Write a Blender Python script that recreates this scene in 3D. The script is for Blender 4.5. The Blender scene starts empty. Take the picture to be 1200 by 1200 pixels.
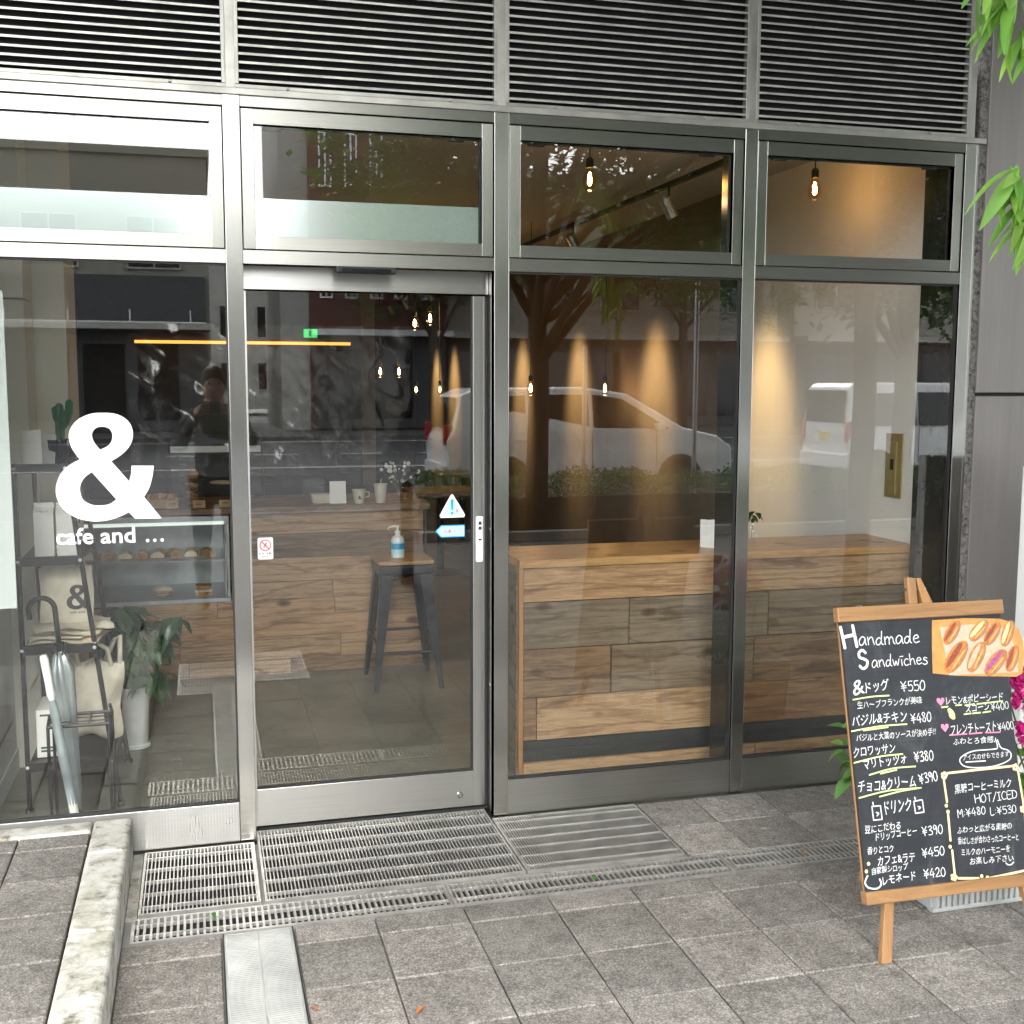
import bpy, bmesh, math, random
from mathutils import Vector, Matrix, Euler
R = math.radians
random.seed(7)
S = bpy.context.scene
COL = S.collection

# ---------------------------------------------------------------- camera, sky, sun, exposure
cam_d = bpy.data.cameras.new('camera'); cam = bpy.data.objects.new('camera', cam_d); COL.objects.link(cam)
cam_d.sensor_width = 36; cam_d.sensor_fit = 'HORIZONTAL'; cam_d.lens = 36 * 1339.953 / 1200
cam_d.clip_start = .02; cam_d.clip_end = 400
PITCH, YAW, ROLL = .112869, .266750, .002537
fw = Vector((math.sin(YAW)*math.cos(PITCH), math.cos(YAW)*math.cos(PITCH), -math.sin(PITCH)))
rt = fw.cross(Vector((0, 0, 1))).normalized(); up = rt.cross(fw)
r2 = rt*math.cos(ROLL) + up*math.sin(ROLL); u2 = up*math.cos(ROLL) - rt*math.sin(ROLL)
M = Matrix((r2, u2, -fw)).transposed().to_4x4(); M.translation = Vector((0, -4.0779, 1.65))
cam.matrix_world = M
S.camera = cam

W = bpy.data.worlds.new('World'); S.world = W; W.use_nodes = True
nt = W.node_tree; bg = nt.nodes['Background']
sky = nt.nodes.new('ShaderNodeTexSky'); sky.sky_type = 'NISHITA'; sky.sun_disc = False
sky.sun_elevation = R(38); sky.sun_rotation = R(184); sky.air_density = 1.0; sky.dust_density = 6.0; sky.ozone_density = 1
hs = nt.nodes.new('ShaderNodeHueSaturation'); hs.inputs['Saturation'].default_value = .16
cl = nt.nodes.new('ShaderNodeMix'); cl.data_type = 'RGBA'; cl.inputs[0].default_value = .65      # even cloud layer over the clear sky
cl.inputs[7].default_value = (9.2, 9.6, 10.0, 1)
nt.links.new(sky.outputs[0], hs.inputs['Color']); nt.links.new(hs.outputs[0], cl.inputs[6]); nt.links.new(cl.outputs[2], bg.inputs['Color'])
bg.inputs['Strength'].default_value = .15
sun_d = bpy.data.lights.new('sun', 'SUN'); sun_d.energy = .5; sun_d.angle = R(25); sun_d.color = (1, .97, .92)
sun = bpy.data.objects.new('sun', sun_d); COL.objects.link(sun)
sd = Vector((math.sin(R(184))*math.cos(R(38)), math.cos(R(184))*math.cos(R(38)), math.sin(R(38))))
sun.rotation_euler = sd.to_track_quat('Z', 'Y').to_euler(); sun.location = (0, -8, 14)
S.view_settings.view_transform = 'Standard'; S.view_settings.look = 'None'
S.view_settings.exposure = 2.55; S.view_settings.gamma = 1.0; S.view_settings.use_curve_mapping = False
S.render.engine = 'CYCLES'
S.cycles.use_denoising = True
S.cycles.max_bounces = 10; S.cycles.diffuse_bounces = 4; S.cycles.glossy_bounces = 5
S.cycles.transmission_bounces = 6; S.cycles.transparent_max_bounces = 16
S.cycles.sample_clamp_indirect = 6; S.cycles.caustics_reflective = False; S.cycles.caustics_refractive = False

# ---------------------------------------------------------------- node helpers
def newmat(name):
    m = bpy.data.materials.new(name); m.use_nodes = True
    n = m.node_tree; b = n.nodes['Principled BSDF']
    return m, n, b
def nd(n, t, **k):
    x = n.nodes.new(t)
    for a, v in k.items():
        if a.startswith('i_'): x.inputs[a[2:].replace('_', ' ')].default_value = v
        else: setattr(x, a, v)
    return x
def ramp(n, stops):
    r = n.nodes.new('ShaderNodeValToRGB'); e = r.color_ramp.elements
    while len(e) > 1: e.remove(e[-1])
    e[0].position = stops[0][0]; e[0].color = tuple(stops[0][1]) + (1,)
    for p, c in stops[1:]:
        q = e.new(p); q.color = tuple(c) + (1,)
    return r
def coords(n, scale=(1, 1, 1), rand=0., rot=(0, 0, 0)):
    tc = nd(n, 'ShaderNodeTexCoord'); mp = nd(n, 'ShaderNodeMapping'); mp.inputs['Scale'].default_value = scale
    mp.inputs['Rotation'].default_value = rot
    n.links.new(tc.outputs['Object'], mp.inputs['Vector'])
    if rand:
        oi = nd(n, 'ShaderNodeObjectInfo'); ml = nd(n, 'ShaderNodeMath', operation='MULTIPLY'); ml.inputs[1].default_value = rand
        n.links.new(oi.outputs['Random'], ml.inputs[0]); n.links.new(ml.outputs[0], mp.inputs['Location'])
    return mp.outputs[0]
def noise(n, vec, scale, detail=4, rough=.55, dist=0):
    x = nd(n, 'ShaderNodeTexNoise'); x.inputs['Scale'].default_value = scale; x.inputs['Detail'].default_value = detail
    x.inputs['Roughness'].default_value = rough; x.inputs['Distortion'].default_value = dist
    if vec is not None: n.links.new(vec, x.inputs['Vector'])
    return x
def mix(n, a, b, f, mode='MIX'):
    x = nd(n, 'ShaderNodeMix', data_type='RGBA', blend_type=mode)
    for s, v in ((6, a), (7, b)):
        if isinstance(v, (tuple, list)): x.inputs[s].default_value = tuple(v)[:3] + (1,)
        else: n.links.new(v, x.inputs[s])
    if isinstance(f, (int, float)): x.inputs[0].default_value = f
    else: n.links.new(f, x.inputs[0])
    return x.outputs[2]
def bump(n, b, h, strength, dist=.002):
    x = nd(n, 'ShaderNodeBump'); x.inputs['Strength'].default_value = strength; x.inputs['Distance'].default_value = dist
    n.links.new(h, x.inputs['Height']); n.links.new(x.outputs[0], b.inputs['Normal'])
def simple(name, col, rough=.5, metal=0., var=.12, scale=20, bmp=0., emit=0., spec=None, coat=0):
    m, n, b = newmat(name)
    v = coords(n, rand=9.); no = noise(n, v, scale)
    c1 = tuple(max(0, c*(1-var)) for c in col); c2 = tuple(min(1, c*(1+var)) for c in col)
    r = ramp(n, [(.3, c1), (.7, c2)]); n.links.new(no.outputs[0], r.inputs[0]); n.links.new(r.outputs[0], b.inputs['Base Color'])
    b.inputs['Roughness'].default_value = rough; b.inputs['Metallic'].default_value = metal
    if spec is not None: b.inputs['Specular IOR Level'].default_value = spec
    if coat: b.inputs['Coat Weight'].default_value = coat
    if bmp: bump(n, b, no.outputs[0], bmp)
    if emit:
        b.inputs['Emission Color'].default_value = tuple(col) + (1,); b.inputs['Emission Strength'].default_value = emit
    return m
def steel(name, axis, base=(.45, .445, .42), rough=.20, bands=1.):
    m, n, b = newmat(name)
    sc = {'X': (1.2, 160, 160), 'Z': (160, 160, 1.2), 'Y': (160, 1.2, 160)}[axis]
    v = coords(n, sc); no = noise(n, v, 2.2, 5, .6)
    v2 = coords(n, (1, 1, 1), rand=5.); no2 = noise(n, v2, 2.2, 2, .5)
    rr = nd(n, 'ShaderNodeMapRange'); rr.inputs[3].default_value = rough-.07; rr.inputs[4].default_value = rough+.10
    n.links.new(no2.outputs[0], rr.inputs[0]); n.links.new(rr.outputs[0], b.inputs['Roughness'])
    r = ramp(n, [(.3, tuple(c*.86 for c in base)), (.7, base)]); n.links.new(no.outputs[0], r.inputs[0])
    sm = ramp(n, [(.35, (1, 1, 1)), (.75, (.80, .79, .76))]); n.links.new(no2.outputs[0], sm.inputs[0])
    n.links.new(mix(n, r.outputs[0], sm.outputs[0], 1.0, 'MULTIPLY'), b.inputs['Base Color'])
    b.inputs['Metallic'].default_value = 1.0
    b.inputs['Anisotropic'].default_value = .75
    t = nd(n, 'ShaderNodeCombineXYZ'); t.inputs[2 if axis == 'X' else 0].default_value = 1; n.links.new(t.outputs[0], b.inputs['Tangent'])   # highlights stretch across the brushing
    return m
def wood(name, dark, mid, light, axis='X', rough=.6, grain=1., knots=True):
    m, n, b = newmat(name)
    sc = {'X': (1.6, 9, 14), 'Z': (14, 9, 1.6), 'Y': (14, 1.6, 9)}[axis]
    v = coords(n, sc, rand=23.)
    w = noise(n, v, 1.1, 8, .66, .7)
    sc2 = tuple(s*(4 if s > 2 else .55) for s in sc); v2 = coords(n, sc2, rand=11.); f = noise(n, v2, 1.5, 9, .78, .3)
    r = ramp(n, [(.26, dark), (.40, mid), (.50, light), (.58, mid), (.66, light), (.76, dark)]); n.links.new(w.outputs[0], r.inputs[0])
    fr = ramp(n, [(.36, (.30, .27, .25)), (.46, (.85, .83, .8)), (.56, (1.05, 1.05, 1.05))]); n.links.new(f.outputs[0], fr.inputs[0])
    col = mix(n, r.outputs[0], fr.outputs[0], .75*grain, 'MULTIPLY')
    v4 = coords(n, tuple(s*(.16 if s > 2 else .30) for s in sc), rand=19.); wv = nd(n, 'ShaderNodeTexWave', bands_direction={'X': 'Z', 'Z': 'X', 'Y': 'X'}[axis]); wv.inputs['Scale'].default_value = 1.6
    wv.inputs['Distortion'].default_value = 13; wv.inputs['Detail'].default_value = 4; wv.inputs['Detail Scale'].default_value = 1.6; n.links.new(v4, wv.inputs['Vector'])
    wr = ramp(n, [(.02, (.40, .34, .29)), (.12, (1, 1, 1))]); n.links.new(wv.outputs['Fac'], wr.inputs[0]); col = mix(n, col, wr.outputs[0], .5*grain, 'MULTIPLY')
    oi = nd(n, 'ShaderNodeObjectInfo'); tr = ramp(n, [(0, (.72, .74, .76)), (.5, (1, .98, .95)), (1, (1.0, .88, .76))]); n.links.new(oi.outputs['Random'], tr.inputs[0])
    col = mix(n, col, tr.outputs[0], .8, 'MULTIPLY')
    if knots:
        sk = {'X': (3.2, 5, 6.5), 'Z': (6.5, 5, 3.2), 'Y': (6.5, 3.2, 5)}[axis]
        v3 = coords(n, sk, rand=31.); vo = nd(n, 'ShaderNodeTexVoronoi'); vo.inputs['Scale'].default_value = 1.0; n.links.new(v3, vo.inputs['Vector'])
        kr = ramp(n, [(.05, (.10, .06, .04)), (.11, (.5, .42, .36)), (.16, (1, 1, 1))]); n.links.new(vo.outputs['Distance'], kr.inputs[0])
        col = mix(n, col, kr.outputs[0], .9, 'MULTIPLY')
    n.links.new(col, b.inputs['Base Color']); b.inputs['Roughness'].default_value = rough
    bump(n, b, f.outputs[0], .35, .0015)
    return m

MT = {}
MT['steel_v'] = steel('brushed_steel_vertical', 'Z')
MT['steel_h'] = steel('brushed_steel_horizontal', 'X', rough=.31)
MT['steel_door'] = steel('brushed_steel_door', 'X', (.47, .465, .45), .30)
MT['steel_grate'] = simple('grating_steel', (.46, .445, .42), .45, .75, .25, 12)
MT['steel_floor'] = simple('worn_floor_steel', (.46, .46, .445), .5, .55, .22, 7)
MT['louvre_lit_lip'] = simple('louvre_lit_lip_metal', (.44, .43, .40), .42, .5, .3, 9)  # slat metal lightened: light on the front lips put into the colour
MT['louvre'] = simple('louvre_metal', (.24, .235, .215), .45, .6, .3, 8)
MT['louvre_frame'] = simple('louvre_frame_metal', (.36, .35, .32), .42, .75, .25, 6)
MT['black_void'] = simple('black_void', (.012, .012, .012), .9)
MT['fin'] = simple('dark_fin_metal', (.03, .032, .03), .18, .3)
MT['rubber'] = simple('black_gasket', (.012, .012, .012), .6)
MT['wood_nat'] = wood('old_timber_natural', (.15, .085, .04), (.33, .20, .105), (.46, .31, .18))
MT['wood_grey'] = wood('old_timber_grey', (.060, .044, .030), (.145, .112, .078), (.215, .170, .120))
MT['wood_brown'] = wood('old_timber_brown', (.065, .038, .020), (.16, .095, .050), (.27, .17, .095))
MT['wood_top'] = wood('counter_top_timber', (.22, .12, .05), (.40, .24, .11), (.52, .33, .16), rough=.35, grain=.7)
MT['wood_easel'] = wood('easel_wood', (.22, .105, .038), (.31, .16, .062), (.37, .20, .085), axis='Z', rough=.42, grain=.35, knots=False)
MT['wood_easel_h'] = wood('easel_rail_wood', (.22, .105, .038), (.31, .16, .062), (.37, .20, .085), axis='X', rough=.42, grain=.35, knots=False)
MT['white_paint'] = simple('white_plaster', (.74, .73, .69), .7, 0, .03, 3)
MT['beige'] = simple('beige_wall_panel', (.62, .60, .52), .6, 0, .05, 3)
MT['bluegrey'] = simple('grey_wall_paint', (.52, .56, .55), .6, 0, .05, 3)
MT['brown_wall'] = simple('brown_wall_plaster', (.15, .127, .103), .75, 0, .10, 5, .2)
MT['dark_wall'] = simple('dark_kitchen_wall', (.03, .03, .03), .6)
MT['ceil'] = simple('ceiling_paint', (.42, .41, .385), .8, 0, .05, 2)
MT['black_metal'] = simple('black_powder_coat', (.018, .018, .019), .38, .4, .2, 30)
MT['gun'] = simple('gunmetal_stool', (.045, .05, .055), .33, .8, .25, 18)
MT['white_plastic'] = simple('white_plastic', (.80, .80, .78), .35, 0, .03)
MT['paper'] = simple('white_paper', (.80, .79, .76), .8, 0, .04, 12)
MT['cream_paper'] = simple('cream_cup_paper', (.62, .58, .46), .7, 0, .05)
MT['kraft'] = simple('kraft_card', (.50, .36, .20), .8, 0, .1)
MT['canvas'] = simple('cream_canvas', (.62, .57, .46), .9, 0, .10, 30, .4)
MT['pot_white'] = simple('white_ceramic', (.70, .72, .72), .3, 0, .03, 8, coat=.3)
MT['vinyl'] = simple('white_vinyl', (.88, .88, .87), .5, 0, .02)
MT['black_ink'] = simple('black_ink', (.015, .015, .015), .6)
MT['red_ink'] = simple('red_ink', (.62, .03, .03), .5)
MT['blue_ink'] = simple('blue_ink', (.01, .30, .55), .5)
MT['light_blue'] = simple('light_blue_sticker', (.45, .78, .90), .4, 0, .05)
MT['chalk'] = simple('white_marker', (.66, .66, .65), .7, 0, .22, 120)
MT['chalk_g'] = simple('yellow_green_marker', (.62, .74, .30), .7, 0, .1, 90)
MT['chalk_p'] = simple('pink_marker', (.80, .22, .38), .7, 0, .15, 60)
MT['chalk_o'] = simple('peach_marker', (.85, .60, .35), .7, 0, .15, 60)
MT['chalk_y'] = simple('yellow_marker', (.85, .75, .30), .7, 0, .15, 60)
MT['chalk_c'] = simple('pale_cyan_marker', (.62, .80, .76), .7, 0, .1, 60)
def board_mat():
    m, n, b = newmat('chalkboard_surface'); v = coords(n, (1, 1, .6)); g = noise(n, v, 7, 7, .7, 1.5); g2 = noise(n, coords(n, (3, 3, 40)), 3, 4, .7)
    r = ramp(n, [(.35, (.012, .014, .018)), (.55, (.020, .022, .027)), (.72, (.050, .052, .056))]); n.links.new(g.outputs[0], r.inputs[0])
    r2 = ramp(n, [(.45, (1, 1, 1)), (.75, (1.5, 1.5, 1.5))]); n.links.new(g2.outputs[0], r2.inputs[0])
    n.links.new(mix(n, r.outputs[0], r2.outputs[0], 1, 'MULTIPLY'), b.inputs['Base Color']); b.inputs['Roughness'].default_value = .42; return m
MT['board'] = board_mat()
MT['print_orange'] = simple('printed_orange', (.56, .26, .07), .5, 0, .15, 40)
MT['print_shade'] = simple('printed_shade', (.30, .16, .09), .5, 0, .1, 40)
MT['print_cream'] = simple('printed_cream', (.52, .40, .29), .5, 0, .15, 60)
MT['print_bun'] = simple('printed_bun', (.50, .17, .035), .5, 0, .4, 70)
MT['print_sausage'] = simple('printed_sausage', (.26, .06, .03), .5, 0, .3, 90)
MT['print_berry'] = simple('printed_berry', (.35, .08, .22), .5, 0, .3, 120)
MT['print_light'] = simple('printed_highlight', (.70, .38, .15), .5, 0, .2, 90)
MT['gold'] = simple('brass_plate', (.52, .42, .18), .38, .6, .1)
MT['cactus'] = simple('cactus_green', (.035, .09, .05), .6, 0, .3, 30)
MT['stem'] = simple('plant_stem', (.10, .12, .04), .7)
MT['soil'] = simple('potting_soil', (.04, .028, .018), .95, 0, .4, 60, .6)
MT['bread'] = simple('golden_bread', (.52, .29, .10), .6, 0, .4, 45, .5)
MT['bread2'] = simple('dark_baked_crust', (.38, .17, .06), .6, 0, .4, 40, .5)
MT['cream'] = simple('whipped_cream', (.78, .70, .58), .6, 0, .1)
MT['fridge'] = simple('display_case_steel', (.42, .46, .48), .35, .6, .1)
MT['asphalt'] = simple('asphalt', (.036, .037, .040), .75, 0, .25, 60, .3)
MT['road_paint'] = simple('road_paint', (.62, .62, .60), .7, 0, .15, 20)
MT['concrete'] = simple('grey_concrete', (.30, .295, .28), .85, 0, .18, 5, .2)
MT['bark'] = simple('tree_bark', (.07, .055, .04), .9, 0, .4, 25, .8)
MT['brick_red'] = None
MT['van_white'] = simple('white_car_paint', (.78, .78, .77), .25, 0, .02, 3, coat=.6)
MT['car_glass'] = simple('tinted_car_glass', (.012, .014, .015), .06, 0, .05)
MT['tyre'] = simple('tyre_rubber', (.02, .02, .02), .8)
MT['hub'] = simple('wheel_rim', (.40, .40, .41), .35, .8)
MT['tail_red'] = simple('tail_light_red', (.45, .02, .02), .25)
MT['plate_yellow'] = simple('yellow_plate', (.75, .55, .08), .5)
MT['plate_white'] = simple('white_plate', (.75, .75, .75), .5)
MT['hoodie'] = simple('grey_cotton', (.11, .11, .115), .9, 0, .1, 30, .3)
MT['skin'] = simple('skin', (.52, .33, .24), .55, 0, .06, 12)
MT['hair'] = simple('dark_hair', (.02, .015, .012), .6)
MT['trousers'] = simple('dark_trousers', (.03, .03, .04), .85)
MT['white_panel'] = simple('white_roller_panel', (.40, .435, .415), .7, 0, .03, 2)
MT['pink'] = simple('magenta_petal', (.62, .015, .22), .6, 0, .25, 40)
MT['grey_plastic'] = simple('ribbed_grey_plastic', (.36, .37, .36), .5, 0, .1)
MT['bollard'] = simple('black_bollard', (.02, .02, .022), .4)

def emis(name, col, s):
    m, n, b = newmat(name); b.inputs['Base Color'].default_value = tuple(col) + (1,)
    b.inputs['Emission Color'].default_value = tuple(col) + (1,); b.inputs['Emission Strength'].default_value = s
    return m
MT['filament'] = emis('glowing_filament', (1, .62, .25), 30)
MT['bulb_glow'] = emis('warm_bulb_core', (1, .50, .20), 1.1)
MT['led'] = emis('amber_led_strip', (1, .30, .05), .55)
MT['case_led'] = emis('cool_case_light', (.9, 1, .95), .14)
MT['exit'] = emis('green_exit_light', (.02, .35, .08), .5)

def glassmat(name, ior=1.86, tint=(.97, .975, .965), rough=0.0, extra=None):
    m = bpy.data.materials.new(name); m.use_nodes = True; n = m.node_tree; n.nodes.remove(n.nodes['Principled BSDF'])
    out = n.nodes['Material Output']
    tr = nd(n, 'ShaderNodeBsdfTransparent'); tr.inputs[0].default_value = tint + (1,)
    gl = nd(n, 'ShaderNodeBsdfGlossy'); gl.inputs['Roughness'].default_value = rough; gl.inputs[0].default_value = (1, 1, 1, 1)
    fr = nd(n, 'ShaderNodeFresnel'); fr.inputs[0].default_value = ior
    ge = nd(n, 'ShaderNodeNewGeometry'); inv = nd(n, 'ShaderNodeMath', operation='SUBTRACT'); inv.inputs[0].default_value = 1
    n.links.new(ge.outputs['Backfacing'], inv.inputs[1])
    mu = nd(n, 'ShaderNodeMath', operation='MULTIPLY'); n.links.new(fr.outputs[0], mu.inputs[0]); n.links.new(inv.outputs[0], mu.inputs[1])
    mx = nd(n, 'ShaderNodeMixShader'); n.links.new(mu.outputs[0], mx.inputs[0]); n.links.new(tr.outputs[0], mx.inputs[1]); n.links.new(gl.outputs[0], mx.inputs[2])
    last = mx.outputs[0]
    if extra:                                                # a satin film: part scatters light
        df = nd(n, 'ShaderNodeBsdfDiffuse'); df.inputs[0].default_value = extra[0] + (1,)
        g2 = nd(n, 'ShaderNodeBsdfGlossy'); g2.inputs['Roughness'].default_value = extra[2]; g2.inputs[0].default_value = (.9, 1, 1, 1)
        m2 = nd(n, 'ShaderNodeMixShader'); m2.inputs[0].default_value = .5; n.links.new(df.outputs[0], m2.inputs[1]); n.links.new(g2.outputs[0], m2.inputs[2])
        m3 = nd(n, 'ShaderNodeMixShader'); m3.inputs[0].default_value = extra[1]; n.links.new(last, m3.inputs[1]); n.links.new(m2.outputs[0], m3.inputs[2]); last = m3.outputs[0]
    n.links.new(last, out.inputs['Surface'])
    return m
MT['glass'] = glassmat('window_glass')
MT['thin_glass'] = glassmat('thin_clear_glass', 1.45, (.97, .98, .97))
MT['bulb_glass'] = glassmat('amber_bulb_glass', 1.4, (1, .80, .55))
MT['film'] = glassmat('satin_film', 1.5, (.8, .9, .9), 0, ((.50, .56, .56), .8, .14))
MT['plastic_sheet'] = glassmat('clear_plastic_sheet', 1.55, (.95, .96, .96), .06)
MT['umbrella_film'] = glassmat('clear_umbrella_film', 1.5, (.8, .86, .88), .1, ((.50, .56, .58), .45, .3))

def paver_mat():
    m, n, b = newmat('granular_paving'); v = coords(n, rand=47.)
    g = noise(n, v, 150, 4, .9); g2 = noise(n, v, 24, 7, .8); g3 = noise(n, v, 3.1, 5, .65)
    r = ramp(n, [(.36, (.056, .051, .047)), (.46, (.138, .129, .120)), (.55, (.215, .202, .190)), (.66, (.40, .38, .36))]); n.links.new(g.outputs[0], r.inputs[0])
    r2 = ramp(n, [(.36, (.62, .61, .60)), (.5, (.98, .97, .96)), (.66, (1.28, 1.27, 1.25))]); n.links.new(g2.outputs[0], r2.inputs[0])
    c = mix(n, r.outputs[0], r2.outputs[0], 1, 'MULTIPLY')
    r3 = ramp(n, [(.38, (.80, .79, .77)), (.62, (1.1, 1.09, 1.08))]); n.links.new(g3.outputs[0], r3.inputs[0]); c = mix(n, c, r3.outputs[0], 1, 'MULTIPLY')
    oi = nd(n, 'ShaderNodeObjectInfo'); r4 = ramp(n, [(0, (.80, .79, .78)), (.5, (1.0, .99, .97)), (1, (1.22, 1.19, 1.17))]); n.links.new(oi.outputs['Random'], r4.inputs[0]); c = mix(n, c, r4.outputs[0], 1, 'MULTIPLY')
    vo = nd(n, 'ShaderNodeTexVoronoi'); vo.inputs['Scale'].default_value = 4.3; n.links.new(v, vo.inputs['Vector'])       # old gum and lime spots
    ns = noise(n, v, 40, 3, .6); ad = nd(n, 'ShaderNodeMath', operation='MULTIPLY_ADD'); n.links.new(ns.outputs[0], ad.inputs[0]); ad.inputs[1].default_value = .05; n.links.new(vo.outputs['Distance'], ad.inputs[2])
    gs = ramp(n, [(.062, (1, 1, 1)), (.085, (0, 0, 0))]); n.links.new(ad.outputs[0], gs.inputs[0])
    c = mix(n, c, (.30, .29, .27), gs.outputs[0])
    n.links.new(c, b.inputs['Base Color']); b.inputs['Roughness'].default_value = .75
    bump(n, b, g.outputs[0], .5, .0015)
    return m
MT['paver'] = paver_mat()
def kerb_mat():
    m, n, b = newmat('weathered_kerb'); v = coords(n)
    g = noise(n, v, 14, 8, .7, .4); g2 = noise(n, v, 4, 5, .7)
    r = ramp(n, [(.34, (.10, .095, .065)), (.40, (.24, .225, .18)), (.50, (.40, .385, .35)), (.7, (.52, .50, .475))]); n.links.new(g.outputs[0], r.inputs[0])
    r2 = ramp(n, [(.34, (.62, .62, .47)), (.50, (1, 1, 1))]); n.links.new(g2.outputs[0], r2.inputs[0])
    n.links.new(mix(n, r.outputs[0], r2.outputs[0], .75, 'MULTIPLY'), b.inputs['Base Color']); b.inputs['Roughness'].default_value = .85
    bump(n, b, g.outputs[0], .5, .004); return m
MT['kerb'] = kerb_mat()
def tile_mat(name, c1, c2, sx, sy, joint=.012, off=0.):
    m, n, b = newmat(name); v = coords(n)
    br = nd(n, 'ShaderNodeTexBrick'); br.offset = off; br.inputs['Scale'].default_value = 1; br.inputs['Brick Width'].default_value = sx; br.inputs['Row Height'].default_value = sy
    br.inputs['Mortar Size'].default_value = joint; br.inputs['Mortar'].default_value = tuple(x*.45 for x in c1) + (1,)
    br.inputs['Color1'].default_value = c1 + (1,); br.inputs['Color2'].default_value = c2 + (1,)
    n.links.new(v, br.inputs['Vector']); no = noise(n, v, 30, 6, .7); r = ramp(n, [(.3, (.75, .75, .75)), (.7, (1.1, 1.1, 1.1))]); n.links.new(no.outputs[0], r.inputs[0])
    n.links.new(mix(n, br.outputs[0], r.outputs[0], 1, 'MULTIPLY'), b.inputs['Base Color']); b.inputs['Roughness'].default_value = .8
    return m
MT['far_paving'] = tile_mat('far_paving', (.075, .071, .068), (.10, .095, .091), .28, .27, .006)  # darker than the near stones, canopy shade put into the colour
def floor_mat():
    m, n, b = newmat('polished_concrete_floor'); v = coords(n)
    g = noise(n, v, 2.5, 7, .65, .6); g2 = noise(n, v, 30, 4, .7)
    r = ramp(n, [(.3, (.085, .082, .062)), (.5, (.135, .13, .10)), (.7, (.20, .19, .15))]); n.links.new(g.outputs[0], r.inputs[0])
    r2 = ramp(n, [(.3, (.85, .85, .85)), (.7, (1.1, 1.1, 1.1))]); n.links.new(g2.outputs[0], r2.inputs[0])
    n.links.new(mix(n, r.outputs[0], r2.outputs[0], 1, 'MULTIPLY'), b.inputs['Base Color']); b.inputs['Roughness'].default_value = .33
    return m
MT['floor'] = floor_mat()
def clad_mat():
    m, n, b = newmat('taupe_metal_cladding'); v = coords(n, (1, 1, .35)); g = noise(n, v, 1.6, 4, .5)
    r = ramp(n, [(.3, (.215, .197, .187)), (.7, (.285, .263, .25))]); n.links.new(g.outputs[0], r.inputs[0])
    g2 = noise(n, coords(n, (14, 14, .5)), 1.5, 5, .7); r2 = ramp(n, [(.40, (.90, .89, .88)), (.60, (1, 1, 1))]); n.links.new(g2.outputs[0], r2.inputs[0]); n.links.new(mix(n, r.outputs[0], r2.outputs[0], .8, 'MULTIPLY'), b.inputs['Base Color'])
    b.inputs['Roughness'].default_value = .35; b.inputs['Metallic'].default_value = .55
    return m
MT['clad'] = clad_mat()
def caulk_mat():
    m, n, b = newmat('dirty_sealant'); v = coords(n, (1, 1, 1)); g = noise(n, v, 60, 5, .8)
    r = ramp(n, [(.36, (.012, .011, .01)), (.47, (.12, .11, .10)), (.62, (.24, .225, .205))]); n.links.new(g.outputs[0], r.inputs[0]); n.links.new(r.outputs[0], b.inputs['Base Color'])
    b.inputs['Roughness'].default_value = .9; return m
MT['caulk'] = caulk_mat()
def leaf_mat(name, c1, c2, trans=.35, rough=.5):
    m, n, b = newmat(name); oi = nd(n, 'ShaderNodeObjectInfo'); v = coords(n, rand=5.); g = noise(n, v, 3.5, 4, .6)
    r0 = ramp(n, [(.3, c1), (.7, c2)]); n.links.new(g.outputs[0], r0.inputs[0])
    tr_ = ramp(n, [(0, (.62, .78, .7)), (.5, (1, 1, 1)), (1, (1.25, 1.1, .8))]); n.links.new(oi.outputs['Random'], tr_.inputs[0])
    mm = nd(n, 'ShaderNodeMix', data_type='RGBA', blend_type='MULTIPLY'); mm.inputs[0].default_value = 1; n.links.new(r0.outputs[0], mm.inputs[6]); n.links.new(tr_.outputs[0], mm.inputs[7])
    class r: outputs = [mm.outputs[2]]
    n.links.new(r.outputs[0], b.inputs['Base Color'])
    b.inputs['Roughness'].default_value = rough
    tl = nd(n, 'ShaderNodeBsdfTranslucent'); n.links.new(r.outputs[0], tl.inputs[0])
    mx = nd(n, 'ShaderNodeMixShader'); mx.inputs[0].default_value = trans; out = n.nodes['Material Output']
    n.links.new(b.outputs[0], mx.inputs[1]); n.links.new(tl.outputs[0], mx.inputs[2]); n.links.new(mx.outputs[0], out.inputs['Surface'])
    return m
MT['leaf_bright'] = leaf_mat('fresh_tree_leaf', (.15, .34, .04), (.30, .52, .10), .5)
MT['leaf_crown'] = leaf_mat('tree_foliage', (.08, .18, .04), (.19, .33, .09), .5)
MT['leaf_dark'] = leaf_mat('indoor_leaf', (.02, .075, .03), (.06, .16, .06), .3, .3)
MT['leaf_hedge'] = leaf_mat('hedge_leaf', (.05, .11, .02), (.16, .24, .04), .3)
MT['leaf_pot'] = leaf_mat('pot_plant_leaf', (.05, .14, .03), (.15, .30, .08), .3)
MT['dry_leaf'] = leaf_mat('dry_orange_leaf', (.55, .10, .03), (.70, .20, .05), .2)
MT['yellow_leaf'] = leaf_mat('dry_yellow_leaf', (.50, .30, .05), (.60, .42, .10), .2)
def facade_mat(name, c1, c2, sc):
    return simple(name, tuple((a+b_)/2 for a, b_ in zip(c1, c2)), .85, 0, .15, sc, .2)
MT['bld_olive'] = simple('olive_grey_render', (.24, .24, .20), .85, 0, .1, 2)
MT['bld_grey'] = simple('pale_concrete_render', (.36, .36, .33), .85, 0, .1, 2)
MT['bld_dark'] = simple('dark_shop_front', (.05, .052, .055), .6, 0, .2, 2)
MT['bld_brick'] = tile_mat('red_brick_tiles', (.25, .095, .08), (.30, .12, .10), .25, .09, .008, .5)
MT['bld_beige'] = simple('beige_render', (.27, .255, .22), .85, 0, .1, 2)

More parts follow.
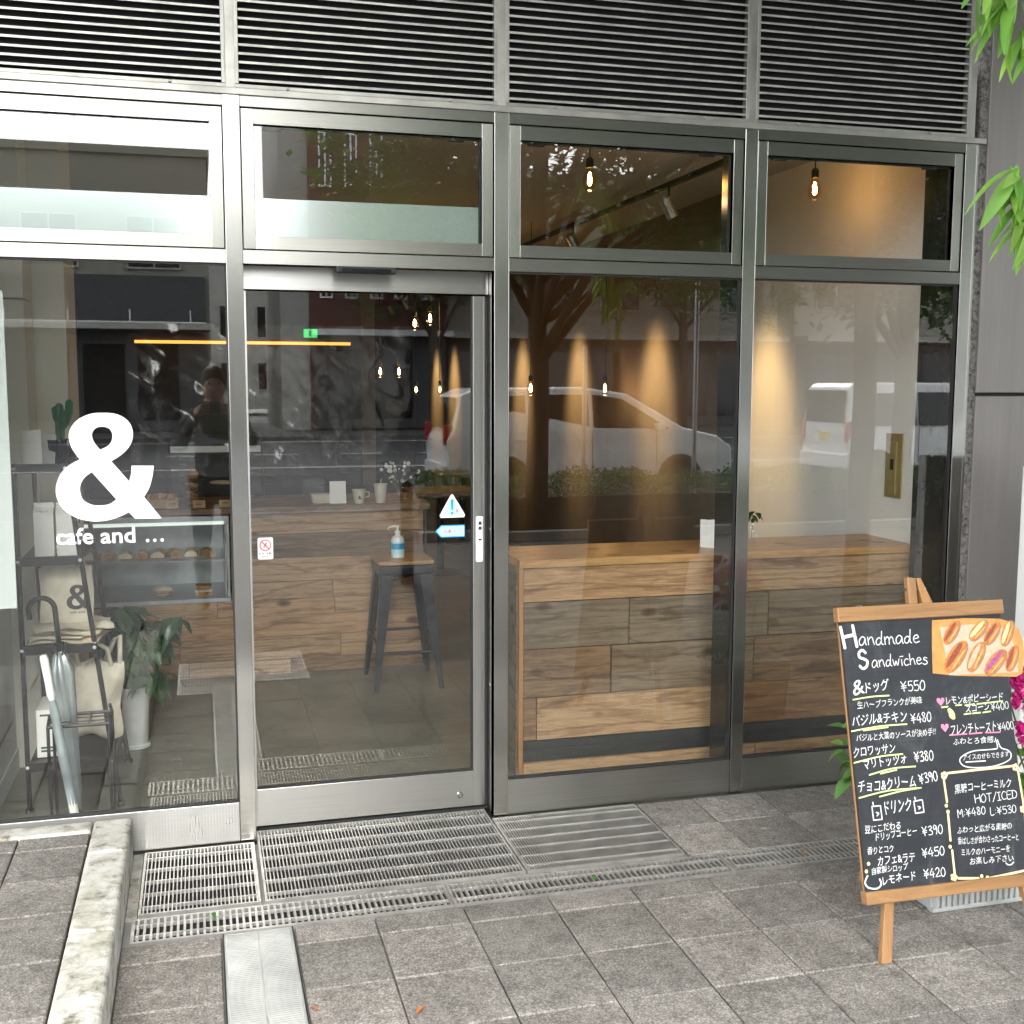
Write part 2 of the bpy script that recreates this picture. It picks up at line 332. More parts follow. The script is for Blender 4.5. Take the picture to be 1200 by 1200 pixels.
# ---------------------------------------------------------------- mesh helpers
class MB:
    def __init__(s): s.v = []; s.f = []
    def add(s, vs, fs):
        k = len(s.v); s.v += [tuple(p) for p in vs]; s.f += [tuple(i+k for i in f) for f in fs]; return s
    def box(s, x0, x1, y0, y1, z0, z1):
        x0, x1 = min(x0, x1), max(x0, x1); y0, y1 = min(y0, y1), max(y0, y1); z0, z1 = min(z0, z1), max(z0, z1)
        return s.add([(x0,y0,z0),(x1,y0,z0),(x1,y1,z0),(x0,y1,z0),(x0,y0,z1),(x1,y0,z1),(x1,y1,z1),(x0,y1,z1)],
                     [(0,3,2,1),(4,5,6,7),(0,1,5,4),(1,2,6,5),(2,3,7,6),(3,0,4,7)])
    def prism(s, poly, axis, a, b):        # convex/concave polygon in the other two axes, extruded along axis
        def P(p, t):
            return {'X': (t, p[0], p[1]), 'Y': (p[0], t, p[1]), 'Z': (p[0], p[1], t)}[axis]
        n = len(poly); vs = [P(p, a) for p in poly] + [P(p, b) for p in poly]
        fs = [tuple(range(n)), tuple(range(2*n-1, n-1, -1))] + [(i, i+n, (i+1) % n+n, (i+1) % n) for i in range(n)]
        return s.add(vs, fs)
    def tube(s, pts, rad, n=10, caps=True):
        pts = [Vector(p) for p in pts]; rs = rad if isinstance(rad, (list, tuple)) else [rad]*len(pts)
        vs = []; prev = None
        for i, p in enumerate(pts):
            t = (pts[min(i+1, len(pts)-1)] - pts[max(i-1, 0)]).normalized()
            if prev is None:
                a = Vector((0, 0, 1)) if abs(t.z) < .9 else Vector((1, 0, 0)); u = t.cross(a).normalized()
            else:
                u = (prev - t*prev.dot(t)).normalized()
            prev = u; w = t.cross(u)
            for k in range(n):
                an = 2*math.pi*k/n; vs.append(p + (u*math.cos(an) + w*math.sin(an))*rs[i])
        fs = []
        for i in range(len(pts)-1):
            for k in range(n): fs.append((i*n+k, i*n+(k+1) % n, (i+1)*n+(k+1) % n, (i+1)*n+k))
        if caps: fs += [tuple(range(n-1, -1, -1)), tuple(range((len(pts)-1)*n, len(pts)*n))]
        return s.add(vs, fs)
    def lathe(s, prof, c=(0, 0, 0), n=20):
        vs = [(c[0]+r*math.cos(2*math.pi*k/n), c[1]+r*math.sin(2*math.pi*k/n), c[2]+z) for r, z in prof for k in range(n)]
        fs = [(i*n+k, i*n+(k+1) % n, (i+1)*n+(k+1) % n, (i+1)*n+k) for i in range(len(prof)-1) for k in range(n)]
        fs += [tuple(range(n-1, -1, -1)), tuple(range((len(prof)-1)*n, len(prof)*n))]
        return s.add(vs, fs)
    def ball(s, c, r, n=10, sq=(1, 1, 1)):
        prof = [(max(1e-4, math.sin(math.pi*i/n)), -math.cos(math.pi*i/n)) for i in range(n+1)]
        k = len(s.v); s.lathe(prof, (0, 0, 0), n*2)
        s.v[k:] = [(c[0]+x*r*sq[0], c[1]+y*r*sq[1], c[2]+z*r*sq[2]) for x, y, z in s.v[k:]]
        return s
    def mesh(s, name):
        me = bpy.data.meshes.new(name); me.from_pydata(s.v, [], s.f); me.update(); return me
    def build(s, name, mat, parent=None, smooth=False, bevel=0., label=None, loc=None, rot=None):
        o = link(name, s.mesh(name), mat, parent, loc, rot)
        if smooth:
            for p in o.data.polygons: p.use_smooth = True
            if smooth == 'auto':
                md = o.modifiers.new('edges', 'EDGE_SPLIT'); md.split_angle = R(35)
        if bevel:
            b = o.modifiers.new('bevel', 'BEVEL'); b.width = bevel; b.segments = 2; b.limit_method = 'ANGLE'
        if label: o['label'] = label
        return o
def link(name, me, mat, parent=None, loc=None, rot=None):
    o = bpy.data.objects.new(name, me); COL.objects.link(o)
    if mat is not None:
        m_ = MT[mat] if isinstance(mat, str) else mat
        if not o.data.materials: o.data.materials.append(m_)
    if parent: o.parent = parent
    if loc is not None: o.location = loc
    if rot is not None: o.rotation_euler = rot
    return o
def thing(name, label, cat, loc=(0, 0, 0), rot=(0, 0, 0), group=None):
    o = bpy.data.objects.new(name, None); COL.objects.link(o); o.empty_display_size = .1
    o.location = loc; o.rotation_euler = rot; o['label'] = label; o['category'] = cat
    if group: o['group'] = group
    return o
def tag(o, label, cat, group=None):
    o['label'] = label; o['category'] = cat
    if group: o['group'] = group
    return o
def kind(o, k): o['kind'] = k; return o
def dup_child(src, parent, loc=None, rot=None, scale=None):
    c = src.copy(); COL.objects.link(c); c.parent = parent
    if loc is not None: c.location = loc
    if rot is not None: c.rotation_euler = rot
    if scale is not None: c.scale = scale
    return c
def dup_tree(root, loc, rot=None, label=None, scale=None):
    r = root.copy(); COL.objects.link(r); r.location = loc
    if rot is not None: r.rotation_euler = rot
    if scale is not None: r.scale = scale
    if label: r['label'] = label
    for ch in list(root.children):
        c = ch.copy(); COL.objects.link(c); c.parent = r
        for g in list(ch.children):
            d = g.copy(); COL.objects.link(d); d.parent = c
    return r
def text_mesh(s, width=None, height=None, bold=0., jitter=0., seed=0, italic=0.):
    cu = bpy.data.curves.new('lettering', 'FONT'); cu.body = s; cu.size = 1; cu.offset = bold; cu.resolution_u = 3; cu.shear = italic
    o = bpy.data.objects.new('lettering', cu); COL.objects.link(o); bpy.context.view_layer.update()
    dg = bpy.context.evaluated_depsgraph_get(); me = bpy.data.meshes.new_from_object(o.evaluated_get(dg))
    bpy.data.objects.remove(o); bpy.data.curves.remove(cu)
    xs = [v.co.x for v in me.vertices]; ys = [v.co.y for v in me.vertices]
    x0, x1 = min(xs), max(xs); y0, y1 = min(ys), max(ys)
    sx = width/(x1-x0) if width else None; sy = height/(y1-y0) if height else None
    sx = sx or sy; sy = sy or sx; rr = random.Random(seed); ph = [rr.uniform(0, 6.3) for _ in range(4)]
    for v in me.vertices:
        x = (v.co.x-x0)*sx; y = (v.co.y - (y0 if height else 0))*sy
        if jitter:
            h = height or .02
            x += jitter*h*math.sin(y/h*5+ph[0]+x/h*1.3); y += jitter*h*(math.sin(x/h*1.7+ph[1])*1.2+math.sin(x/h*4.1+ph[2])*.7)
        v.co.x, v.co.y, v.co.z = x, y, 0
    return me
FACE = (R(90), 0, 0)      # stands a flat XY lettering mesh up, facing -Y
def polymesh(outer, holes=()):
    bm = bmesh.new(); es = []
    for l in (outer,) + tuple(holes):
        vs = [bm.verts.new((p[0], p[1], 0)) for p in l]
        es += [bm.edges.new((vs[i], vs[(i+1) % len(vs)])) for i in range(len(vs))]
    bmesh.ops.triangle_fill(bm, use_beauty=True, use_dissolve=False, edges=es)
    bmesh.ops.recalc_face_normals(bm, faces=bm.faces)
    me = bpy.data.meshes.new('shape'); bm.to_mesh(me); bm.free(); return me
def smooth_loop(pts, n=4):
    out = []; L = len(pts)
    for i in range(L):
        p0, p1, p2, p3 = [Vector(pts[(i+k-1) % L]) for k in range(4)]
        a = (p1-p0).normalized(); b = (p2-p1).normalized(); c = (p3-p2).normalized()
        s1 = a.dot(b) > .72; s2 = b.dot(c) > .72
        m1 = (p2-p0)*.5 if s1 else (p2-p1); m2 = (p3-p1)*.5 if s2 else (p2-p1)
        L12 = (p2-p1).length
        if m1.length > 0: m1 = m1.normalized()*L12
        if m2.length > 0: m2 = m2.normalized()*L12
        for k in range(n):
            t = k/n; h = 2*t**3-3*t*t+1, t**3-2*t*t+t, -2*t**3+3*t*t, t**3-t*t
            out.append(tuple(p1*h[0]+m1*h[1]+p2*h[2]+m2*h[3]))
    return out
def ribbon(mb, pts, w, y=0.0, taper=False):
    """hand drawn stroke in the XY plane"""
    P_ = [Vector((p[0], p[1])) for p in pts]
    Q = []
    for i in range(len(P_)-1):
        p0 = P_[max(0, i-1)]; p1 = P_[i]; p2 = P_[i+1]; p3 = P_[min(len(P_)-1, i+2)]
        for k in range(5):
            t = k/5; Q.append(.5*((2*p1)+(p2-p0)*t+(2*p0-5*p1+4*p2-p3)*t*t+(3*p1-p0-3*p2+p3)*t**3))
    Q.append(P_[-1])
    Q = [q for i, q in enumerate(Q) if i == 0 or (q-Q[i-1]).length > 1e-6]
    if len(Q) < 2: Q = [P_[0], P_[0]+Vector((w*.3, 0))]
    vs = []
    t0 = (Q[1]-Q[0]).normalized(); t1 = (Q[-1]-Q[-2]).normalized()
    L = [Q[0]-t0*w*.35] + Q + [Q[-1]+t1*w*.35]
    n = len(L)
    for i, q in enumerate(L):
        t = (L[min(i+1, n-1)]-L[max(i-1, 0)]).normalized(); nr = Vector((-t.y, t.x))
        ww = w*.5*(.55 if i in (0, n-1) else 1)
        if taper: ww *= 1-.45*i/n
        vs += [(q.x+nr.x*ww, q.y+nr.y*ww, y), (q.x-nr.x*ww, q.y-nr.y*ww, y)]
    mb.add(vs, [(2*i+1, 2*i+3, 2*i+2, 2*i) for i in range(n-1)])

# ================================================================ GROUND
base = MB().box(-.262, 3.3, -2.2, -.0, -.10, -.014).build('pavement', 'concrete'); kind(base, 'structure')
fp = MB()
fp.box(-.262, 2.2, -10.3, -2.2, -.1, -.003).box(2.2, 3.3, -7.45, -2.2, -.1, -.003).box(3.3, 16, -7.45, -.0, -.1, -.003)
fp.box(-14, -.262, -10.3, -3.6, -.1, -.003)
fp.build('pavement', 'far_paving')['kind'] = 'structure'
cols = [-.262, .025, .236, .484, .765, 1.045, 1.325, 1.605, 1.885, 2.165, 2.445, 2.725, 3.005, 3.3]
rows = [-.700, -.815, -1.085, -1.355, -1.625, -1.895, -2.2]
rs = random.Random(3)
_stone = {}
def stone(x0, x1, y0, y1, z=0., par=base, name='paving_stone', mat='paver'):
    g = .0020; w = round(x1-x0-g*2, 3); d = round(y1-y0-g*2, 3); key = (w, d, mat)
    if key not in _stone:
        bm = bmesh.new(); MBx = MB().box(-w/2, w/2, -d/2, d/2, -.04, 0); me = MBx.mesh('stone'); bm.from_mesh(me)
        bmesh.ops.bevel(bm, geom=[e for e in bm.edges if all(v.co.z > -.001 for v in e.verts)], offset=.0035, segments=1, affect='EDGES')
        bm.to_mesh(me); bm.free(); me.materials.append(MT[mat]); _stone[key] = me
    o = link(name, _stone[key], None, par, ((x0+x1)/2+rs.uniform(-.0008, .0008), (y0+y1)/2+rs.uniform(-.0008, .0008), z+rs.uniform(-.0015, .001)),
             (rs.uniform(-.0025, .0025), rs.uniform(-.0025, .0025), rs.uniform(-.003, .003)))
    return o
for i in range(len(cols)-1):
    if i == 1: continue
    for j in range(len(rows)-1): stone(cols[i], cols[i+1], rows[j+1], rows[j])
for i, (a, b) in enumerate([(1.622, 1.86), (1.86, 2.14), (2.14, 2.42), (2.42, 2.70), (2.70, 2.98), (2.98, 3.3)]):
    stone(a, b, -.262, -.012); stone(a, b, -.525, -.262)

# gratings
def grating(name, label, x0, x1, y0, y1, pitch, bw, cross, cw, z=.002, frame=.008, group=None, barmat='steel_grate'):
    t = thing(name, label, 'grating', ((x0+x1)/2, (y0+y1)/2, 0), group=group)
    hx = (x1-x0)/2; hy = (y1-y0)/2; f = frame
    fm = MB().box(-hx, hx, -hy, -hy+f, -.035, z).box(-hx, hx, hy-f, hy, -.035, z).box(-hx, -hx+f, -hy+f, hy-f, -.035, z).box(hx-f, hx, -hy+f, hy-f, -.035, z)
    fm.build('frame', barmat, t)
    b = MB(); x = -hx+f+pitch/2
    while x < hx-f-bw/2: b.box(x-bw/2, x+bw/2, -hy+f, hy-f, -.011, z-.0015); x += pitch
    kind(b.build('grating_bars', barmat, t), 'stuff')
    for k in range(cross):
        y = -hy+f + (k+.5)*(2*hy-2*f)/cross
        MB().box(-hx+f, hx-f, y-cw/2, y+cw/2, -.009, z+.0006).build('cross_bar', barmat, t)
    MB().box(-hx+f, hx-f, -hy+f, hy-f, -.0138, -.0122).build('dark_drain_sheet', 'black_void', t)  # black sheet standing in for the darkness under the bars
    return t
grating('floor_grating', 'small steel grating panel left of the door between kerb and doorstep', -.225, .150, -.505, -.014, .0125, .0037, 5, .006, group='entrance gratings')
grating('floor_grating', 'large steel grating panel directly in front of the glass door',   .163, 1.028, -.505, .088, .0125, .0037, 6, .006, group='entrance gratings')
grating('floor_grating', 'fine meshed grating panel right of the door beside the paving stones', 1.034, 1.612, -.505, -.014,   .0098, .0042, 6, .006, group='entrance gratings')
MB().box(-.262, -.228, -.51, -.014, -.04, -.002).build('edge_strip', 'kerb', base)
for k, (a, b, lb) in enumerate([(-.24, .74, 'steel drain grating strip below the door, section nearest the kerb'), (.742, 1.72, 'steel drain grating strip, middle section between door and easel'), (1.722, 2.7, 'steel drain grating strip running behind the menu easel'), (2.702, 3.3, 'steel drain grating strip at the foot of the taupe wall')]):
    t = grating('drain_grating', lb, a, b, -.690, -.530, .0195, .0072, 2, .006, group='drain gratings along the shopfront', frame=.010)
# metal channel cover running toward the street
t = thing('drain_cover', 'bright ribbed steel drain cover running through the paving toward the street', 'drain cover', (.13, -1.45, 0))
MB().box(-.1, .1, -.75, .75, -.03, .000).build('cover_plate', 'steel_floor', t)
rb = MB(); y = -.745
while y < .745: rb.box(-.093, -.003, y, y+.0045, -.001, .0028); rb.box(.003, .093, y, y+.0045, -.001, .0028); y += .0105
kind(rb.build('ribs', 'steel_floor', t), 'stuff')
MB().box(-.104, -.1, -.75, .75, -.03, .003).build('edge_rail', 'rubber', t); MB().box(.1, .104, -.75, .75, -.03, .003).build('edge_rail', 'rubber', t)

# raised slab with kerb at the left
rp = MB().box(-3.2, -.385, -3.6, -.03, -.1, .118).build('raised_pavement', 'soil'); kind(rp, 'structure')
ys = [-.115, -.225, -.47, -.715, -1.0, -1.28, -1.56, -1.84, -2.12, -2.4]
xs = [-.392, -.617, -.842, -1.067, -1.292, -1.517]
for i in range(len(xs)-1):
    for j in range(len(ys)-1): stone(xs[i+1], xs[i], ys[j+1], ys[j], .133, rp)
MB().box(-3.2, -1.517, -3.6, -.115, .05, .131).box(-1.517, -.385, -3.6, -2.4, .05, .131).build('outer_paving', 'far_paving', rp)
def kerb_piece(x0, x1, y0, y1, par, b=.014):
    o = MB().box(x0, x1, y0, y1, -.03, .138).build('kerb_stone', 'kerb', par, bevel=b); o.modifiers['bevel'].segments = 3; return o
for a, b in [(-.30, -.012), (-.86, -.303), (-1.42, -.863), (-1.98, -1.423), (-2.54, -1.983), (-3.1, -2.543)]: kerb_piece(-.389, -.264, a, b, rp)
for a, b in [(-.99, -.391), (-1.6, -.992)]: kerb_piece(a, b, -.111, -.012, rp)

# street beyond (seen mirrored in the glass)
kind(MB().box(-40, 60, -31.5, -10.45, -.4, -.14).build('road', 'asphalt'), 'structure')
kind(MB().box(-40, 60, -48, -31.5, -.4, -.02).build('far_pavement', 'far_paving'), 'structure')
kind(MB().box(-60, 90, -100, 30, -.9, -.45).build('ground', 'concrete'), 'structure')
kind(MB().box(-40, 60, -10.45, -10.3, -.3, .0).build('street_kerb', 'concrete'), 'structure')
kind(MB().box(2.2, 16, -10.3, -7.45, -.2, .01).build('planting_bed', 'soil'), 'structure')
kind(MB().box(2.2, 16, -7.45, -7.3, -.1, .09).build('bed_kerb', 'concrete'), 'structure')
rm = MB(); x = -30.2
while x < 50: rm.box(x, x+1.05, -24.6, -24.45, -.145, -.135); x += 2.1
kind(rm.build('road_dashes', 'road_paint'), 'structure')
kind(MB().box(-40, 60, -20.1, -19.95, -.145, -.135).box(-40, 60, -30.6, -30.45, -.145, -.135).box(-40, 60, -11.1, -10.95, -.145, -.135).build('road_lines', 'road_paint'), 'structure')
# grate and trim strip further out in the pavement, mirrored in the door glass
grating('floor_grating', 'steel grating set in the pavement near the street, mirrored in the door glass', -.15, .56, -2.72, -2.03, .016, .006, 5, .007, z=.004)

# ================================================================ SHOPFRONT
sf = thing('shopfront', 'brushed stainless steel shopfront frame with large glass panes', 'shopfront', (1.1, 0, 0))
sf.location = (0, 0, 0)
MX = [(-.865, -.81), (.104, .160), (1.046, 1.101), (2.030, 2.083), (3.000, 3.052)]
for i, (a, b) in enumerate(MX):
    MB().box(a, b, 0, .045, 0, 2.608).build('mullion', 'steel_v', sf, bevel=.0015)
    if i >= 2: MB().box(a+.004, b-.004, .0455 if i>2 else .161, .205, 0, 2.6).build('mullion_fin', 'fin', sf)
    if i: MB().box(a+.012, b-.012, .004, .05, 2.630, 3.32).build('louvre_mullion', 'louvre_frame', sf, bevel=.001)
MB().box(3.052, 3.066, .006, .05, 0, 2.608).build('mullion_flange', 'steel_v', sf)
bays = [(MX[i][1], MX[i+1][0]) for i in range(4)]
MB().box(-.9, 3.09, -.006, .05, 2.608, 2.630).build('louvre_sill', 'louvre_frame', sf, bevel=.0015)
glass_lbl = None
for i, (a, b) in enumerate(bays):
    MB().box(a, b, .003, .042, 2.572, 2.608).build('head_bar', 'steel_h', sf, bevel=.001)
    MB().box(a, b, .003, .042, 2.051, 2.098).build('transom_bar', 'steel_h', sf, bevel=.0015)
    # sash
    s0, s1, z0, z1 = a+.004, b-.004, 2.102, 2.567; w = .040
    sash = MB().box(s0, s0+w, .006, .036, z0, z1).build('transom_sash', 'steel_v', sf, bevel=.001)
    MB().box(s1-w, s1, .006, .036, z0, z1).build('sash_stile', 'steel_v', sash, bevel=.001)
    MB().box(s0+w, s1-w, .006, .036, z1-w-.010, z1).build('sash_rail', 'steel_h', sash, bevel=.001)
    MB().box(s0+w, s1-w, .006, .036, z0, z0+w+.004).build('sash_rail', 'steel_h', sash, bevel=.001)
    MB().box(s0+w-.004, s1-w+.004, .022, .028, z0+w, z1-w-.006).build('pane', 'glass', sash)
    MB().box(s0+w, s0+w+.004, .028, .036, z0+w+.004, z1-w-.01).box(s1-w-.008, s1-w, .028, .036, z0+w+.004, z1-w-.01).box(s0+w+.004, s1-w-.008, .028, .036, z1-w-.017, z1-w-.010).build('gasket', 'rubber', sash)
    for q in (.12, .85):
        MB().box(a+(b-a)*q-.03, a+(b-a)*q+.03, .030, .05, z1-w-.022, z1-w-.010).build('friction_stay', 'rubber', sash)
    # dark shadow gap round the sash
    MB().box(a, b, .038, .044, 2.0985, 2.1015).box(a, b, .038, .044, 2.5675, 2.5715).box(a, a+.0035, .038, .044, 2.1015, 2.5675).box(b-.0035, b, .038, .044, 2.1015, 2.5675).build('reveal', 'rubber', sf)
    if i < 2:
        MB().box(s0+w+.004, s1-w-.009 if i == 1 else s1-w-.004, .0290, .0305, z0+w+.005, 2.276).build('frosted_film', 'film', sash)
    if i != 1:
        kz = .147 if i == 0 else .139
        MB().box(a+.001, b-.001, .004, .040, .004, kz).build('kick_plate', 'steel_door' if i == 0 else 'steel_h', sf, bevel=.001)
        if i == 0:
            r_ = MB(); x = -.245
            while x < b-.006: r_.box(x, x+.0035, .002, .006, .01, kz-.006); x += .0105
            kind(r_.build('kick_plate_ribs', 'steel_floor', sf), 'stuff')
        MB().box(a, b, .012, .034, kz, kz+.006).build('gasket', 'rubber', sf)
        MB().box(a, a+.004, .012, .034, kz+.006, 2.051).box(b-.006, b, .012, .034, kz+.006, 2.051).box(a+.004, b-.006, .012, .034, 2.045, 2.051).build('gasket', 'rubber', sf)
        MB().box(a+.003, b-.003, .018, .026, kz+.003, 2.049).build('window_pane', 'glass', sf)
# louvre panels
slat_prof = [(.007, 0), (.007, .0075), (.011, .0075), (.034, .0150), (.034, .0132), (.012, .0025), (.011, .0)]
lv_l = ['leftmost black louvre grille above the glass, over the ampersand window', 'second louvre grille from the left, over the door', 'third louvre grille from the left, over the counter window', 'rightmost louvre grille beside the taupe wall']
for i, (a, b) in enumerate(bays):
    t = thing('louvre_grille', lv_l[i], 'louvre', ((a+b)/2, 0, 2.632), group='louvre grilles above the shopfront')
    h = (b-a)/2+.012; H = .67
    for za, zb in ((0, .013), (H, H+.02)): MB().box(-h, h, .004, .03, za, zb).build('frame_rail', 'louvre_frame', t, bevel=.001)
    for xa in (-h, h-.012): MB().box(xa, xa+.012, .002, .035, .013, H).build('frame_stile', 'louvre_frame', t, bevel=.001)
    for q in (-.62, .62): MB().lathe([(.006, 0), (.006, .004), (.003, .006)], n=8).build('screw', 'louvre_frame', t, loc=(h*q, .002, .0065), rot=(R(90), 0, 0))
    me = MB().prism(slat_prof, 'X', -h+.013, h-.013).mesh('slat'); me.materials.append(MT['louvre']); me.materials.append(MT['louvre_lit_lip'])
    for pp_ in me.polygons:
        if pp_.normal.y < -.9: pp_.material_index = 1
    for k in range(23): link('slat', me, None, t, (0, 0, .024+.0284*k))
    MB().box(-h, h, .037, .047, 0, H).build('dark_backing', 'black_void', t)  # black sheet painted for the dark void behind the slats
    MB().box(-h+.012, h-.012, .031, .035, .013, .018).build('lower_lip', 'black_void', t)

# sliding door, set back behind the mullions
dr = thing('sliding_door', 'automatic glass sliding door in a brushed steel frame', 'door', (.6, .10, .012))
def dbox(mb, x0, x1, y0, y1, z0, z1): return mb.box(x0-.6, x1-.6, y0-.10, y1-.10, z0-.012, z1-.012)
dbox(MB(), .156, .170, .10, .135, .014, 1.968).build('stile', 'steel_door', dr)
dbox(MB(), .990, 1.034, .10, .135, .014, 1.968).build('stile', 'steel_door', dr, bevel=.0015)
dbox(MB(), .170, .990, .10, .135, .014, .154).build('bottom_rail', 'steel_door', dr, bevel=.0015)
dbox(MB(), .170, .990, .113, .121, .154, 1.968).build('pane', 'glass', dr)
dbox(MB(), .170, .990, .107, .128, .154, .159).build('gasket', 'rubber', dr)
dbox(MB(), .984, .990, .107, .128, .159, 1.968).build('gasket', 'rubber', dr)
lk = dbox(MB(), .998, 1.027, .086, .100, .972, 1.148).build('lock_plate', 'white_plastic', dr, bevel=.006)
for zz, hh in ((1.116, .012), (1.097, .012), (1.056, .007)): dbox(MB(), 1.007, 1.018, .0845, .0862, zz, zz+hh).build('marking', 'black_ink', lk)
MB().lathe([(.012, 0), (.013, .003), (.009, .006), (.004, .006)], n=16).build('floor_lock', 'steel_v', dr, smooth='auto', loc=(.935-.6, .0, .052), rot=(R(90), 0, 0))
MB().box(.161, 1.045, .085, .16, 1.972, 2.054).build('door_header', 'steel_door', sf, bevel=.001)
MB().box(1.046, 1.090, .046, .16, 0, 2.055).build('door_jamb', 'steel_door', sf, bevel=.001)
MB().box(.115, .155, .046, .16, 0, 2.055).build('door_jamb', 'steel_door', sf, bevel=.001)
MB().box(1.036, 1.0455, .11, .14, .01, 1.970).build('gasket', 'rubber', sf)
MB().box(.161, 1.045, .095, .155, .0005, .008).build('door_track', 'rubber', sf)
sn = thing('door_sensor', 'black door motion sensor bar under the steel transom', 'sensor', (.58, .0, 2.04))
MB().box(-.105, .105, -.022, .017, -.012, .010).build('housing', 'rubber', sn, bevel=.006)
MB().box(-.085, .085, -.0235, -.021, -.008, .003).build('lens', 'car_glass', sn)
for z_ in (.5, 1.1, 1.6):
    MB().lathe([(.004, 0), (.004, .002)], n=8).build('screw', 'steel_v', sf, loc=(1.0455, .07, z_), rot=(0, R(-90), 0))

# right hand cladding wall
cw = thing('cladding_wall', 'taupe metal panel wall right of the shopfront', 'wall', (3.5, 0, 0))
cw.location = (0, 0, 0)
MB().box(3.066, 3.100, .008, .06, 0, 4.5).build('sealant_joint', 'caulk', cw)
for z0, z1 in ((.0, 1.598), (1.612, 4.5)):
    for a, b in ((3.100, 4.35), (4.362, 5.6), (5.612, 8)):
        MB().box(a, b, -.002, .06, z0, z1).build('panel', 'clad', cw, bevel=.003)
MB().box(3.09, 8, .012, .05, 1.59, 1.62).build('joint_backing', 'black_void', cw)
kind(MB().box(3.07, 8, .06, .2, 0, 4.5).build('wall', 'concrete'), 'structure')
# building above and left
ob = thing('office_building', 'pale concrete upper facade of the building above the shop', 'building', (0, 0, 0))
MB().box(-8, 8, .06, .3, 4.5, 10).box(-8, 3.09, .06, .3, 3.32, 4.5).build('upper_wall', 'bld_beige', ob)
MB().box(-8, -.9, .02, .2, 0, 3.32).build('side_wall', 'clad', ob)
MB().box(-8, 8, -1.1, .058, 3.75, 4.1).build('added_overhang', 'bld_beige', ob)  # unseen overhang, added to keep sky light off the pavement
MB().box(-8, 8, -1.1, -1.0, 3.55, 3.749).build('added_overhang_edge', 'louvre_frame', ob)
for k in range(7): 
    f = MB().box(-7+k*2.1, -5.6+k*2.1, .04, .058, 5.3, 6.9).build('window', 'car_glass', ob)

# ================================================================ INTERIOR SHELL
kind(MB().box(-.95, .104, .052, .16, -.1, 0).box(1.1, 3.25, .052, .16, -.1, 0).box(-.95, 3.25, .16, 13, -.1, 0).build('floor', 'floor'), 'structure')
kind(MB().box(-.95, 3.25, .06, 13, 2.80, 2.9).build('ceiling', 'ceil'), 'structure')
kind(MB().box(-.95, 3.25, .086, .3, 2.60, 2.80).build('ceiling_beam', 'ceil'), 'structure')
kind(MB().box(-.95, -.79, .05, 13, 0, 2.8).build('left_wall', 'bluegrey'), 'structure')
kind(MB().box(3.12, 3.25, .35, 2.15, 0, 2.8).build('right_wall', 'white_paint'), 'structure')
kind(MB().box(3.12, 3.25, 2.15, 13, 0, 2.8).build('far_right_wall', 'brown_wall'), 'structure')
kind(MB().box(3.06, 3.25, .052, .35, 0, 2.8).build('end_column', 'fin'), 'structure')
kind(MB().box(-.95, 3.25, 12.9, 13, 0, 2.8).build('back_wall', 'dark_wall'), 'structure')
kind(MB().box(-.79, 1.15, 4.3, 4.4, 0, 2.8).build('kitchen_wall', 'dark_wall'), 'structure')
kind(MB().box(1.15, 1.25, 4.3, 8.2, 0, 2.8).build('partition_wall', 'brown_wall'), 'structure')
kind(MB().box(-.7905, -.78, 1.7, 4.3, 0, 2.8).build('kitchen_side_wall', 'dark_wall'), 'structure')
pl = thing('pillar', 'beige panelled pillar against the left wall behind the shelf rack', 'pillar', (-.7, 1.2, 0)); pl.location = (0, 0, 0)
MB().box(-.79, -.685, 1.065, 1.31, 0, 1.985).build('lower_panel', 'beige', pl, bevel=.002)
MB().box(-.79, -.685, 1.065, 1.31, 1.99, 2.8).build('upper_panel', 'beige', pl, bevel=.002)
MB().box(-.685, -.55, 1.31, 1.75, 0, 2.17).build('lower_panel', 'beige', pl, bevel=.002)
MB().box(-.685, -.55, 1.31, 1.75, 2.175, 2.8).build('upper_panel', 'beige', pl, bevel=.002)
MB().box(-.79, -.685, 1.31, 1.75, 0, 2.8).build('core', 'beige', pl)
MB().box(-.549, -.545, 1.5, 1.53, 1.0, 1.25).build('door_handle', 'black_metal', pl)
sk = MB().box(-.79, -.783, .06, 1.06, 0, .09).build('skirting', 'bluegrey'); kind(sk, 'structure')
MB().box(-.95, -.612, .045, .05, .885, 1.945).build('roller_panel', 'white_panel')
tag(bpy.data.objects['roller_panel'], 'plain white panel hanging inside the glass at the far left edge', 'panel')

# white and brown gold plate on right wall
gp = thing('wall_plate', 'tall brass coloured plate with a slim handle on the white side wall', 'wall plate', (3.119, .58, 1.27))
MB().box(-.008, 0, -.065, .065, -.15, .15).build('plate', 'gold', gp, bevel=.002)
MB().box(-.014, -.008, -.028, .022, -.135, .11).build('recess_frame', 'gold', gp, bevel=.002)
MB().box(-.019, -.014, -.012, .008, -.02, .03).build('latch', 'black_metal', gp)

